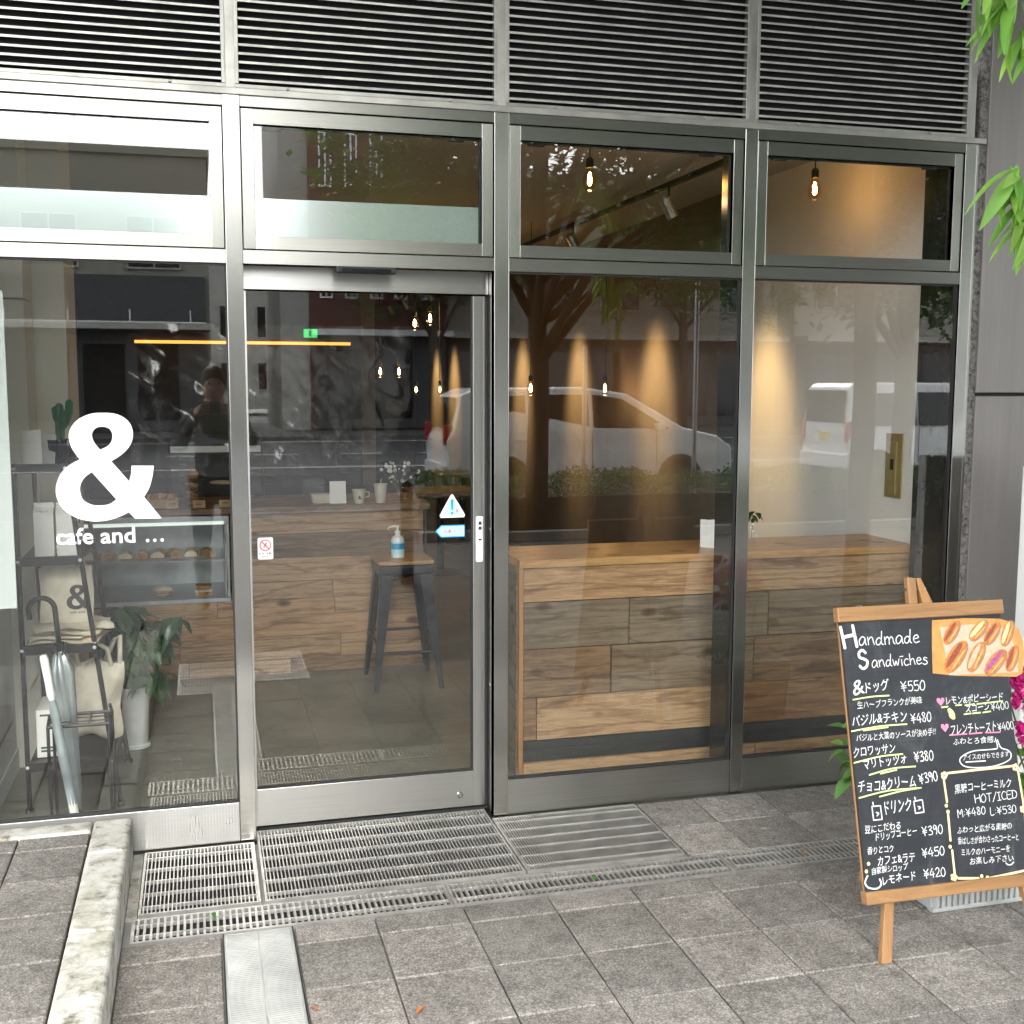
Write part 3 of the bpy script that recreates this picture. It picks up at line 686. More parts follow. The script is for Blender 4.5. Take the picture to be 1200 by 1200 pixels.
# ================================================================ INTERIOR THINGS
# window counter
ct = thing('window_counter', 'long window counter clad in reclaimed timber boards behind the right hand glass', 'counter', (2.2, .6, 0)); ct.location = (0, 0, 0)
MB().box(1.255, 3.118, .395, .80, .888, .922).build('counter_top', 'wood_top', ct, bevel=.002)
MB().box(1.275, 3.10, .43, .78, .0, .887).build('carcass', 'dark_wall', ct)
MB().box(1.256, 1.274, .402, .79, 0, .887).build('end_panel', 'wood_easel', ct)
MB().box(1.252, 1.2558, .43, .79, 0, .886).build('side_cladding', 'wood_grey', ct)
zs = [.742, .542, .335, .150, .060, 0]
rowdefs = [(.742, .887, [(1.275, 2.28, 'wood_nat'), (2.28, 3.118, 'wood_nat')]),
           (.542, .742, [(1.275, 1.745, 'wood_grey'), (1.745, 2.40, 'wood_grey'), (2.40, 3.118, 'wood_grey')]),
           (.335, .542, [(1.275, 1.665, 'wood_brown'), (1.665, 2.33, 'wood_grey'), (2.33, 3.118, 'wood_brown')]),
           (.150, .335, [(1.275, 1.335, 'wood_brown'), (1.335, 2.25, 'wood_nat'), (2.25, 3.118, 'wood_brown')]),
           (.0, .058, [(1.275, 2.35, 'wood_nat'), (2.35, 3.118, 'wood_nat')])]
rw = random.Random(5)
for z0, z1, ps in rowdefs:
    for a, b, m in ps:
        cx, cz = (a+b)/2, (z0+z1)/2; dy = rw.uniform(0, .009)
        MB().box(a-cx+.0016, b-cx-.0016, .402+dy, .43, z0-cz+.0016, z1-cz-.0016).build('board', m, ct, bevel=.0018, loc=(cx, 0, cz))
MB().box(1.275, 3.118, .412, .43, .0585, .1495).build('plinth', 'dark_wall', ct)

# service counter in the back
bc = thing('service_counter', 'long back service counter clad in horizontal reclaimed boards', 'counter', (.3, 2.6, 0)); bc.location = (0, 0, 0)
MB().box(-.775, 1.27, 2.36, 3.05, .925, .958).build('counter_top', 'wood_brown', bc, bevel=.002)
MB().box(.15, 1.24, 2.43, 3.0, 0, .924).build('carcass', 'dark_wall', bc)
MB().box(-.775, .15, 2.43, 3.0, 0, .425).build('carcass', 'dark_wall', bc)
MB().box(1.241, 1.258, 2.40, 3.0, 0, .924).build('end_panel', 'dark_wall', bc)
zr = [0, .085, .215, .335, .430, .53, .665, .80, .924]
for j in range(8):
    x = -.775 if j < 4 else .15
    while x < 1.23:
        w = rw.uniform(.55, 1.1); b = min(1.24, x+w)
        if 1.24-b < .2: b = 1.24
        cx, cz = (x+b)/2, (zr[j]+zr[j+1])/2; dy = rw.uniform(0, .004)
        MB().box(x-cx+.001, b-cx-.001, 2.405+dy, 2.43, zr[j]-cz+.001, zr[j+1]-cz-.001).build('board', rw.choice(['wood_nat', 'wood_nat', 'wood_nat', 'wood_brown']), bc, bevel=.0015, loc=(cx, 0, cz))
        x = b

# refrigerated display case
dc = thing('display_case', 'glass fronted refrigerated case of sandwiches set into the back counter', 'display case', (-.27, 2.6, .435)); dc.location = (0, 0, 0)
MB().box(-.76, .145, 2.40, 2.98, .432, .452).build('base', 'fridge', dc)
MB().box(-.76, .145, 2.40, 2.98, .885, .915).build('top_box', 'fridge', dc, bevel=.003)
MB().box(.118, .145, 2.40, 2.98, .452, .885).build('side_frame', 'fridge', dc, bevel=.002)
MB().box(-.76, -.735, 2.40, 2.98, .452, .885).build('side_frame', 'fridge', dc)
MB().box(-.735, .118, 2.93, 2.96, .452, .885).build('back_panel', 'fridge', dc)
MB().box(-.735, .118, 2.43, 2.9, .655, .665).build('shelf', 'fridge', dc)
MB().box(-.735, .118, 2.435, 2.455, .862, .880).build('light_strip', 'case_led', dc)
MB().box(-.735, .118, 2.404, 2.410, .452, .885).build('glass_front', 'thin_glass', dc)
MB().box(.124, .132, 2.394, 2.400, .455, .875).build('trim', 'steel_v', dc)
def sandwich(mb, w, d, h):
    mb.prism([(-w/2, 0), (w/2, 0), (w/2*.95, h*.55), (w*.15, h), (-w*.2, h*.95), (-w/2*.95, h*.55)], 'Y', -d/2, d/2)
s0 = None
for k in range(9):
    x = -.68 + k*.088
    t = thing('filled_sandwich', '', 'sandwich', (x, 2.56, .666), (0, 0, R(rw.uniform(-18, 18))), 'sandwiches on the upper shelf of the display case')
    t['label'] = ['leftmost sandwich', 'second sandwich from the left', 'third sandwich from the left', 'fourth sandwich from the left', 'middle sandwich', 'fourth sandwich from the right', 'third sandwich from the right', 'second sandwich from the right', 'rightmost sandwich'][k] + ' on the upper shelf of the lit display case'
    mb = MB(); sandwich(mb, .078, .10, .05); mb.build('bread', 'bread', t, bevel=.006)
    mb = MB(); sandwich(mb, .074, .104, .034); mb.build('filling', 'cream' if k % 2 else 'bread2', t, bevel=.004).location = (0, 0, .008)
for x, lb, nm, mt in ((-.22, 'cream filled bun alone on the lower shelf of the display case', 'bun', 'cream'), (.0, 'wrapped sandwich block at the right end of the lower shelf of the display case', 'sandwich', 'bread')):
    t = thing('wrapped_'+nm, lb, nm, (x, 2.54, .453))
    if nm == 'bun':
        MB().ball((0, 0, .03), .055, 8, (1, .8, .6)).build('roll', mt, t, smooth=True); MB().ball((0, -.015, .028), .05, 8, (1.05, .7, .25)).build('crust', 'bread', t, smooth=True)
    else:
        MB().box(-.045, .045, -.04, .04, 0, .055).build('bread', mt, t, bevel=.006); MB().box(-.046, .046, -.041, .041, .02, .032).build('wrapping_band', 'paper', t, bevel=.002)

# things on the service counter
def cookie(c, tilt=0): return MB().lathe([(.001, 0), (.03, .001), (.034, .006), (.028, .012), (.001, .014)], n=14)
jr = thing('cookie_jar', 'stacked glass jar full of cookies with a lid on the back counter', 'jar', (-.045, 2.56, .958))
MB().lathe([(.044, 0), (.048, .01), (.048, .13), (.044, .14)], n=20).build('glass_body', 'thin_glass', jr, smooth='auto')
MB().lathe([(.066, .140), (.067, .146), (.02, .150), (.012, .156)], n=20).build('lid', 'thin_glass', jr, smooth='auto')
for k in range(7):
    MB().lathe([(.001, 0), (.030, .001), (.035, .006), (.028, .012), (.001, .014)], n=12).build('cookie', 'bread2' if k % 3 else 'bread', jr, smooth='auto', loc=(rw.uniform(-.008, .008), rw.uniform(-.008, .008), .006+.0175*k), rot=(R(rw.uniform(-14, 14)), R(rw.uniform(-14, 14)), 0))
for k in range(3):
    c = MB().lathe([(.001, 0), (.030, .001), (.035, .006), (.028, .012), (.001, .014)], n=12).build('cookie_on_top', 'bread', jr, smooth='auto', loc=(rw.uniform(-.01, .01), 0, .152+.013*k), rot=(R(rw.uniform(-10, 10)), 0, 0))
cs = thing('cake_stand', 'glass cake stand with a flat plate beside the cookie jar', 'cake stand', (.128, 2.58, .958))
MB().lathe([(.045, 0), (.04, .006), (.010, .02), (.009, .10), (.02, .118), (.075, .122), (.078, .130), (.074, .126), (.001, .124)], n=24).build('stand', 'thin_glass', cs, smooth='auto')
MB().lathe([(.079, .122), (.080, .131), (.078, .131)], n=24).build('rim', 'gold', cs, smooth='auto')
bk = thing('basket', 'woven basket of wrapped biscuits left of the cookie jar', 'basket', (-.21, 2.52, .958))
MB().prism([(-.075, 0), (.075, 0), (.09, .045), (-.09, .045)], 'Y', -.06, .06).build('basket_body', 'kraft', bk, bevel=.003)
for k in range(8):
    MB().box(-.02, .02, -.012, .012, -.018, .018).build('packet', rw.choice(['bread', 'bread2', 'kraft']), bk, bevel=.004, loc=(-.065+.018*k, rw.uniform(-.04, .04), .052), rot=(rw.uniform(-.6, .6), rw.uniform(-.6, .6), rw.uniform(0, 3)))
def card(name, label, x, y, z, w, h, mat='kraft', cat='card', lean=12):
    t = thing(name, label, cat, (x, y, z)); a = R(lean)
    MB().box(-w/2, w/2, -.001, .001, 0, h).build('front_sheet', mat, t, rot=(-a, 0, 0)); MB().box(-w/2, w/2, -.001, .001, 0, h*.96).build('back_sheet', mat, t, rot=(a, 0, 0), loc=(0, h*math.sin(a)*2, 0))
    return t
for x, lb in ((-.155, 'small kraft price card in front of the biscuit basket'), (-.012, 'small kraft price card at the foot of the cookie jar'), (.128, 'small kraft price card with writing under the cake stand')):
    c = card('price_card', lb, x, 2.42, .958, .066, .042); 
    MB().box(-.02, .018, -.0016, -.0011, .018, .021).build('handwriting', 'black_ink', c, rot=(R(-12), 0, 0)); MB().box(-.015, .02, -.0016, -.0011, .026, .029).build('handwriting', 'black_ink', c, rot=(R(-12), 0, 0))
wc = card('menu_stand', 'bright white menu card standing on the back counter', .757, 2.47, .958, .092, .128, 'vinyl', 'menu card', 8)
bx = thing('counter_box', 'low white paper box behind the menu card on the back counter', 'box', (.68, 2.56, .958))
MB().prism([(-.06, 0), (.06, 0), (.07, .05), (-.07, .05)], 'Y', -.05, .05).build('tray', 'cream_paper', bx)
MB().box(-.11, .02, .052, .056, .02, .13).build('divider', 'thin_glass', bx)
for x, h, lb in ((.875, .078, 'short paper cup with a handle, left of the two cups on the back counter'), (1.0, .108, 'tall cream paper cup, right of the two cups on the back counter')):
    t = thing('paper_cup', lb, 'cup', (x, 2.46, .958), group='paper cups on the back counter')
    MB().lathe([(.027, 0), (.038, h-.004), (.041, h-.002), (.041, h+.002), (.037, h), (.026, .004), (.001, .004)], n=20).build('cup_body', 'cream_paper', t, smooth='auto')
    if h < .1:
        MB().tube([(.035, 0, h*.85), (.058, 0, h*.8), (.060, 0, h*.5), (.036, 0, h*.42)], .004, 6).build('handle', 'cream_paper', t, smooth=True)
        me = text_mesh('&', None, .022, .02); link('logo', me, 'black_ink', t, (-.01, -.0375, .025), FACE)
    else:
        MB().tube([(.0, 0, h), (.005, 0, h+.03)], .003, 6).build('stirrer', 'cream_paper', t)
fv = thing('flower_vase', 'glass vase of tiny white blossoms at the right end of the back counter', 'vase', (1.13, 2.60, .958))
MB().lathe([(.035, 0), (.04, .02), (.03, .06), (.02, .075)], n=16).build('glass_body', 'thin_glass', fv, smooth='auto')
st = MB(); fl = MB()
for k in range(34):
    a = rw.uniform(0, 6.28); r = rw.uniform(.02, .12); z = rw.uniform(.10, .22)
    st.tube([(0, 0, .03), (r*.5*math.cos(a), r*.5*math.sin(a), z*.6), (r*math.cos(a), r*math.sin(a), z)], .0012, 4)
    fl.ball((r*math.cos(a), r*math.sin(a), z), rw.uniform(.006, .013), 4)
st.build('stems', 'stem', fv); kind(fl.build('blossoms', 'paper', fv), 'stuff')

# plastic curtain hanging above the counter
mb = MB(); nx, nz = 60, 24; vs = []
for i in range(nx+1):
    for j in range(nz+1):
        u, v = i/nx, j/nz; x = -.38+1.62*u; z = 1.98-.88*v
        y = 2.80 + .010*abs(math.sin(u*17+v*4))**.6*(.3+v) + .03*math.sin(u*5-v*3) + .008*abs(math.sin((u*1.2-v*.8)*13))**.5
        vs.append((x, y, z))
mb.add(vs, [(i*(nz+1)+j, i*(nz+1)+j+1, (i+1)*(nz+1)+j+1, (i+1)*(nz+1)+j) for i in range(nx) for j in range(nz)])
o = mb.build('plastic_curtain', 'plastic_sheet', smooth=True); tag(o, 'creased clear plastic sheet hanging above the service counter', 'curtain')
# LED canopy
lc = thing('lit_shelf', 'dark wall shelf with an amber light strip along its lower edge', 'light', (.3, 4.1, 1.92)); lc.location = (0, 0, 0)
MB().box(-.6, 1.06, 4.02, 4.3, 1.93, 2.02).build('shelf_box', 'dark_wall', lc)
MB().box(-.40, 1.035, 4.0, 4.018, 1.905, 1.924).build('light_strip', 'led', lc)
ex = thing('exit_sign', 'small green illuminated exit sign on the kitchen wall', 'exit sign', (.757, 3.955, 1.982))
MB().box(-.045, .045, 0, .03, -.028, .028).build('housing', 'exit', ex, bevel=.004)
MB().box(-.012, .006, -.003, 0, -.02, .02).build('running_figure', 'chalk_c', ex)
# kitchen background hardware
hd = thing('coffee_machine', 'dark coffee machine with chrome trim behind the back counter', 'coffee machine', (.1, 3.7, .9))
MB().box(-.3, .3, -.2, .2, 0, .4).build('body', 'dark_wall', hd, bevel=.02); MB().box(-.28, .28, -.21, -.2, .3, .34).build('trim', 'steel_h', hd)
bk2 = MB().box(-.7, 1.2, 3.6, 4.28, 0, .9).build('back_worktop', 'dark_wall'); tag(bk2, 'dark worktop along the kitchen wall behind the counter', 'worktop')

# bar stool with sanitiser
bs = thing('bar_stool', 'gunmetal bar stool with a wooden seat standing before the service counter', 'stool', (1.055, 2.075, 0))
MB().box(-.155, .155, -.155, .155, .672, .697).build('seat', 'wood_top', bs, bevel=.012)
MB().box(-.15, .15, -.15, .15, .618, .671).build('seat_frame', 'gun', bs, bevel=.012)
for sx in (-1, 1):
    for sy in (-1, 1):
        t0 = Vector((sx*.135, sy*.135, .64)); b0 = Vector((sx*.187, sy*.20, 0)); mb = MB(); n_ = 5; vs = []
        for k, (q, w) in enumerate(((0, .032), (.35, .026), (1, .011))):
            p = t0.lerp(b0, q)
            vs += [p+Vector((sx*.004, sy*.004, 0)), p+Vector((-sx*w*2, sy*.002, 0)), p+Vector((-sx*w*1.8, -sy*w*.5, 0)), p+Vector((-sx*w*.5, -sy*w*1.8, 0)), p+Vector((sx*.002, -sy*w*2, 0))]
        mb.add(vs, [(k*5+i, k*5+(i+1) % 5, (k+1)*5+(i+1) % 5, (k+1)*5+i) for k in range(2) for i in range(5)] + [(4, 3, 2, 1, 0), (10, 11, 12, 13, 14)])
        mb.build('leg', 'gun', bs)
for a, b in (((-.17, -.175, .20), (.17, -.175, .20)), ((-.165, .17, .26), (.165, .17, .26)), ((-.165, -.17, .26), (-.165, .17, .26)), ((.165, -.17, .26), (.165, .17, .26))):
    MB().tube([a, b], .008, 8).build('foot_rail', 'gun', bs)
MB().tube([(-.14, -.14, .58), (.14, .14, .58)], .005, 6).build('brace', 'gun', bs)
sb = thing('sanitiser_bottle', 'clear pump bottle with a blue label standing on the bar stool', 'pump bottle', (1.03, 2.06, .697))
MB().lathe([(.033, 0), (.036, .004), (.036, .095), (.030, .112), (.014, .122), (.014, .132)], n=20).build('bottle', 'white_plastic', sb, smooth='auto')
MB().lathe([(.0365, .018), (.0367, .020), (.0367, .088), (.0365, .090)], n=20).build('label', 'light_blue', sb, smooth='auto')
MB().lathe([(.0372, .048), (.0374, .050), (.0374, .078), (.0372, .080)], n=20).build('label_band', 'blue_ink', sb, smooth='auto')
MB().lathe([(.016, .132), (.016, .146), (.006, .150), (.006, .168)], n=14).build('pump_collar', 'white_plastic', sb, smooth='auto')
MB().tube([(.008, 0, .170), (-.02, 0, .172), (-.045, 0, .168), (-.055, 0, .155)], [.007, .006, .005, .004], 8).build('pump_spout', 'white_plastic', sb, smooth=True)

# rack with bags
rk = thing('ladder_rack', 'narrow black ladder rack of shelves holding bags inside the left glass', 'rack', (-.55, .75, 0)); rk.location = (0, 0, 0)
def rx(z): return -.335 - (z/1.335)*.155
for y in (.50, 1.02):
    MB().tube([(-.668, y, 0), (-.668, y, 1.345)], .0095, 8).build('upright', 'black_metal', rk)
    MB().tube([(rx(0), y, 0), (rx(1.335), y, 1.345)], .0095, 8).build('slanted_leg', 'black_metal', rk)
    for xx in (-.668, rx(0)): MB().lathe([(.016, 0), (.016, .014), (.01, .02)], n=10).build('foot', 'rubber', rk, loc=(xx, y, 0))
for z in (1.335, .985, .645, .19):
    sh = MB().box(-.668, rx(z), .50, 1.02, z-.022, z-.006).build('shelf', 'black_metal', rk, bevel=.002)
    MB().box(-.668, rx(z), .488, .498, z-.026, z+.008).build('front_lip', 'black_metal', sh)
    for xx in (-.668, rx(z)): MB().lathe([(.007, 0), (.005, .004)], n=10).build('bolt', 'pot_white', sh, loc=(xx, .486, z-.008), rot=(R(90), 0, 0))
# on top: book, cactus
bo = thing('white_booklet', 'white booklet leaning upright on the top shelf of the black rack', 'booklet', (-.615, .60, 1.331), (0, 0, R(-20)))
MB().box(-.037, .037, -.003, .003, 0, .135).build('cover', 'paper', bo, rot=(R(-9), R(-5), 0)); MB().box(-.030, .055, -.002, .002, 0, .115).build('second_cover', 'grey_plastic', bo, loc=(.02, .02, 0), rot=(R(-12), 0, 0))
ca = thing('potted_cactus', 'small branching cactus in a dark glass bowl on top of the rack', 'cactus', (-.52, .66, 1.331))
MB().lathe([(.035, 0), (.055, .02), (.062, .06), (.058, .095), (.052, .095), (.055, .06), (.03, .01)], n=20).build('bowl', 'car_glass', ca, smooth='auto')
MB().lathe([(.001, .07), (.052, .07)], n=16).build('soil', 'soil', ca)
def cact(mb, pts, r, n=16):
    k = len(mb.v); mb.tube(pts, r, n)
    ctr = [Vector(p) for p in pts]
    for i in range(len(pts)):
        for j in range(n):
            q = Vector(mb.v[k+i*n+j]); d = q-ctr[i]; mb.v[k+i*n+j] = tuple(ctr[i]+d*(1.12 if j % 2 else .78))
mb = MB(); cact(mb, [(0, 0, .07), (0, 0, .12), (.002, 0, .19), (0, 0, .225), (0, 0, .235)], [.014, .016, .017, .014, .005]); mb.build('stem', 'cactus', ca)
mb = MB(); cact(mb, [(.004, 0, .13), (.022, 0, .16), (.034, 0, .20), (.038, 0, .24), (.038, 0, .25)], [.009, .013, .015, .013, .004]); mb.build('arm', 'cactus', ca)
mb = MB(); cact(mb, [(-.004, 0, .15), (-.014, 0, .18), (-.018, 0, .215), (-.018, 0, .222)], [.008, .010, .010, .003]); mb.build('arm', 'cactus', ca)
# cartons on second shelf
for x, lb in ((-.585, 'left of two plain white milk cartons on the second shelf of the rack'), (-.505, 'right of two plain white milk cartons, nearer the slanted leg of the rack')):
    t = thing('milk_carton', lb, 'carton', (x, .62, .981), group='white cartons on the rack')
    MB().box(-.036, .036, -.036, .036, 0, .165).build('carton_body', 'paper', t, bevel=.002)
    MB().prism([(-.036, .165), (.036, .165), (0, .190)], 'X', -.036, .036).build('gable_top', 'paper', t); MB().box(-.036, .036, -.002, .002, .188, .205).build('crimp', 'paper', t)
    MB().lathe([(.014, 0), (.014, .012)], n=12).build('cap', 'white_plastic', t, loc=(0, -.02, .172), rot=(R(35), 0, 0))
# tote bag with ampersand on third shelf
def cloth(w, h, d, seed, nx=14, nz=16, amp=.008, flare=0.):
    rr = random.Random(seed); ph = [rr.uniform(0, 6) for _ in range(6)]; vs = []
    for s_ in (-1, 1):
        for i in range(nx+1):
            for j in range(nz+1):
                u, v = i/nx*2-1, j/nz; ww = w/2*(1+flare*(1-v))
                edge = (1-abs(u)**4)*(1-(2*v-1)**6*.8)
                y = s_*d/2*edge + amp*(math.sin(u*4+v*5+ph[0])+math.sin(u*9-v*7+ph[1])*.6+math.sin(v*13+u*2+ph[2])*.5)
                vs.append((u*ww+amp*math.sin(v*8+ph[3]), y, v*h+amp*math.sin(u*6+ph[4])))
    mb = MB(); q = (nx+1)*(nz+1)
    for s_ in (0, 1):
        f = [(s_*q+i*(nz+1)+j, s_*q+(i+1)*(nz+1)+j, s_*q+(i+1)*(nz+1)+j+1, s_*q+i*(nz+1)+j+1) for i in range(nx) for j in range(nz)]
        if s_: f = [t[::-1] for t in f]
        mb.f += f
    mb.v = vs; return mb
tb = thing('tote_bag', 'flat cream canvas bag printed with a black ampersand on the third shelf', 'bag', (-.515, .60, .70), (R(-6), 0, 0))
cloth(.195, .235, .03, 3, amp=.0025).build('bag_body', 'canvas', tb, smooth=True)
AMP = [[(-0.3165, 1.5445), (-0.3469, 1.5425), (-0.3837, 1.5278), (-0.4108, 1.5024), (-0.4228, 1.4705), (-0.4174, 1.4342), (-0.4043, 1.4083), (-0.391, 1.3888), (-0.4301, 1.3658), (-0.4553, 1.3363), (-0.4701, 1.2936), (-0.4665, 1.2548), (-0.4478, 1.2199), (-0.4125, 1.1929), (-0.3724, 1.1796), (-0.3358, 1.1767), (-0.2946, 1.1829), (-0.2612, 1.1951), (-0.2402, 1.2055), (-0.2202, 1.183), (-0.1334, 1.1813), (-0.1887, 1.2568), (-0.1711, 1.2871), (-0.1594, 1.3263), (-0.1533, 1.3633), (-0.2258, 1.3646), (-0.2284, 1.3363), (-0.2358, 1.3112), (-0.291, 1.3808), (-0.2583, 1.4019), (-0.2328, 1.4276), (-0.2194, 1.4577), (-0.2192, 1.488), (-0.2318, 1.5161), (-0.2578, 1.5357), (-0.2861, 1.5435)],
[(-0.3496, 1.4698), (-0.3429, 1.4869), (-0.3284, 1.4966), (-0.308, 1.4973), (-0.292, 1.4908), (-0.2845, 1.4735), (-0.2873, 1.4498), (-0.3002, 1.4327), (-0.325, 1.4201), (-0.3424, 1.444)],
[(-0.3542, 1.3451), (-0.2787, 1.2502), (-0.301, 1.2355), (-0.3339, 1.2311), (-0.3622, 1.2358), (-0.386, 1.2529), (-0.3939, 1.279), (-0.3913, 1.3049), (-0.3771, 1.3283)]]
def amp_mesh(s, cx=-.30, cz=1.36):
    L_ = [[((a-cx)*s, (b-cz)*s) for a, b in l] for l in AMP]
    return polymesh(smooth_loop(L_[0]), [smooth_loop(l) for l in L_[1:]])
link('printed_ampersand', amp_mesh(.26), 'black_ink', tb, (.045, -.022, .115), FACE)
me = text_mesh('cafe and ...', .07, .010, .01); link('printed_lettering', me, 'black_ink', tb, (.012, -.021, .052), FACE)
for s_ in (-1, 1): MB().tube([(-.05, s_*.012, .23), (-.045, s_*.02, .30), (.0, s_*.024, .335), (.045, s_*.02, .30), (.05, s_*.012, .23)], .007, 6).build('handle', 'canvas', tb, smooth=True)
for k, lb in enumerate(('lowest of the folded cream bags on the third shelf of the rack', 'second of the folded cream bags on the third shelf of the rack', 'third folded cream bag, directly under the printed bag', 'topmost loose fold of cream cloth sticking out over the shelf edge')):
    o = cloth(.26-.012*k+(.06 if k == 3 else 0), .20, .018, 20+k, amp=.004).build('folded_bag', 'canvas', smooth=True, loc=(-.53+.01*k+(.02 if k == 3 else 0), .50, .656+.0165*k), rot=(R(-88), 0, R(rw.uniform(-10, 10))))
    tag(o, lb, 'folded bag')
yt = card('price_tag', 'small yellowish tag standing at the shelf edge of the rack', -.435, .505, .645, .04, .03, 'kraft', 'tag')
# crumpled tote hanging low
tc = thing('hanging_tote_bag', 'crumpled cream tote bag slumped over the lower side of the rack', 'bag', (-.455, .74, .22), (R(4), R(6), R(-12)))
cloth(.22, .32, .11, 44, 22, 24, .008, .05).build('bag_body', 'canvas', tc, smooth=True)
MB().tube([(-.05, -.03, .28), (-.07, -.04, .36), (-.01, -.05, .42), (.05, -.03, .38), (.07, 0, .27)], .010, 8).build('handle', 'canvas', tc, smooth=True)
MB().tube([(.02, .03, .28), (.06, .03, .40), (.09, .0, .43), (.10, -.01, .30)], .010, 8).build('handle', 'canvas', tc, smooth=True)
cb = thing('cardboard_box', 'small white carton with faint green print on the bottom shelf of the rack', 'box', (-.60, .66, .186))
MB().box(-.045, .06, -.07, .14, 0, .19).build('carton', 'paper', cb, bevel=.002)
for z_ in (.165, .035, .022): MB().box(-.03, .03, -.0712, -.0705, z_, z_+.008).build('printed_line', 'cactus', cb)
# umbrella stand
us = thing('umbrella_stand', 'low black wire umbrella stand in front of the rack', 'umbrella stand', (-.455, .34, 0))
for sx in (-1, 1):
    for sy in (-1, 1):
        MB().tube([(sx*.105, sy*.08, 0), (sx*.105, sy*.08, .40), (sx*.10, sy*.055, .435)], .0065, 6).build('post', 'black_metal', us)
for z in (.40, .012):
    for sy in (-1, 1): MB().tube([(-.105, sy*.08, z), (.105, sy*.08, z)], .0065, 6).build('rail', 'black_metal', us)
    for sx in (-1, 1): MB().tube([(sx*.105, -.08, z), (sx*.105, .08, z)], .0065, 6).build('rail', 'black_metal', us)
for x in (-.035, .035): MB().tube([(x, -.08, .40), (x, .08, .40)], .003, 6).build('divider_wire', 'black_metal', us)
for y in (-.027, .027): MB().tube([(-.105, y, .40), (.105, y, .40)], .003, 6).build('divider_wire', 'black_metal', us)
MB().box(-.105, .105, -.08, .08, .004, .016).build('drip_tray', 'black_metal', us)
um = thing('clear_umbrella', 'folded clear plastic umbrella with a black crook handle in the wire stand', 'umbrella', (-.475, .36, .02), (0, R(-4), 0))
pts = [(0, 0, .60), (0, 0, .80)] + [(-.045+.045*math.cos(a), 0, .80+.045*math.sin(a)) for a in [R(q) for q in range(15, 181, 15)]] + [(-.09, 0, .77)]
MB().tube(pts, .0095, 10).build('crook_handle', 'rubber', um, smooth=True)
MB().tube([(0, 0, 0), (0, 0, .62)], .004, 8).build('shaft', 'steel_v', um)
mb = MB(); prof = [(.010, .03), (.017, .10), (.026, .30), (.034, .45), (.038, .56), (.024, .62), (.010, .64)]; n = 24; vs = []
for r, z in prof:
    for k in range(n): a = 2*math.pi*k/n; q = r*(1+.28*math.sin(a*6+z*9)); vs.append((q*math.cos(a), q*math.sin(a), z))
mb.add(vs, [(i*n+k, i*n+(k+1) % n, (i+1)*n+(k+1) % n, (i+1)*n+k) for i in range(len(prof)-1) for k in range(n)]); mb.build('canopy', 'umbrella_film', um, smooth=True)
for k in range(6): a = k*1.047; MB().tube([(.012*math.cos(a), .012*math.sin(a), .60), (.024*math.cos(a), .024*math.sin(a), .67)], .003, 5).build('rib_tip', 'rubber', um)
u2_ = thing('white_umbrella', 'slim folded umbrella with a white grip standing beside the clear one', 'umbrella', (-.475, .26, .02), (R(5), R(-7), 0))
MB().lathe([(.012, 0), (.016, .1), (.018, .3), (.016, .46), (.011, .50)], n=14).build('canopy', 'umbrella_film', u2_, smooth='auto'); MB().tube([(0, 0, -.0), (0, 0, .15)], .016, 10).build('ferrule_sleeve', 'white_plastic', u2_)
MB().lathe([(.011, .50), (.016, .52), (.014, .56), (.015, .66), (.010, .67)], n=12).build('grip', 'white_plastic', u2_, smooth='auto')

# plant in white pot
pp = thing('potted_plant', 'leafy dark green plant in a tall white ceramic pot behind the left glass', 'plant', (-.315, 1.24, 0))
MB().lathe([(.048, 0), (.052, .01), (.066, .27), (.068, .285), (.060, .285), (.058, .26)], n=26).build('pot', 'pot_white', pp, smooth='auto')
MB().lathe([(.001, .265), (.060, .265)], n=18).build('soil', 'soil', pp); MB().lathe([(.056, 0), (.062, .004), (.062, .016), (.052, .018)], n=24).build('saucer', 'pot_white', pp, smooth='auto')
def leafmesh(l, w, curl, mat, n=6, wav=0.):
    vs = []; fs = []
    for i in range(n+1):
        t = i/n; ww = w*math.sin(math.pi*min(1, t*.96+.02))**.8*(1-.25*t)*.5; z = -curl*t*t*l
        vs += [(-ww, t*l, z+ww*.35+wav*math.sin(t*14)), (0, t*l, z), (ww, t*l, z+ww*.35+wav*math.cos(t*13))]
    for i in range(n): k = i*3; fs += [(k, k+1, k+4, k+3), (k+1, k+2, k+5, k+4)]
    me = bpy.data.meshes.new('leaf'); me.from_pydata(vs, [], fs); me.update(); me.materials.append(MT[mat])
    for p in me.polygons: p.use_smooth = True
    return me
lm = [leafmesh(.14, .075, c, 'leaf_dark', wav=.004) for c in (.2, .5, .8)]
rl = random.Random(11)
for k in range(14):
    a = rl.uniform(0, 6.28); tip = Vector((math.cos(a)*rl.uniform(.08, .24), math.sin(a)*rl.uniform(.04, .16), rl.uniform(.42, .66)))
    if k == 0: tip = Vector((.21, -.06, .60))
    if k == 1: tip = Vector((.14, -.12, .36))
    if k == 2: tip = Vector((-.16, -.05, .60))
    p = [Vector((0, 0, .26)), Vector((tip.x*.25, tip.y*.25, .26+(tip.z-.26)*.55)), Vector((tip.x*.65, tip.y*.65, tip.z*.98)), tip]
    MB().tube(p, [.005, .004, .003, .002], 6).build('stem', 'stem', pp, smooth=True)
    for q in range(20):
        t = .25+.75*q/19; s_ = t*3; i = min(2, int(s_)); c = p[i].lerp(p[i+1], s_-i)
        link('leaf', rl.choice(lm), None, pp, c, (R(rl.uniform(-50, 5)), R(rl.uniform(-25, 25)), rl.uniform(0, 6.28))).scale = (rl.uniform(.55, .95),)*3

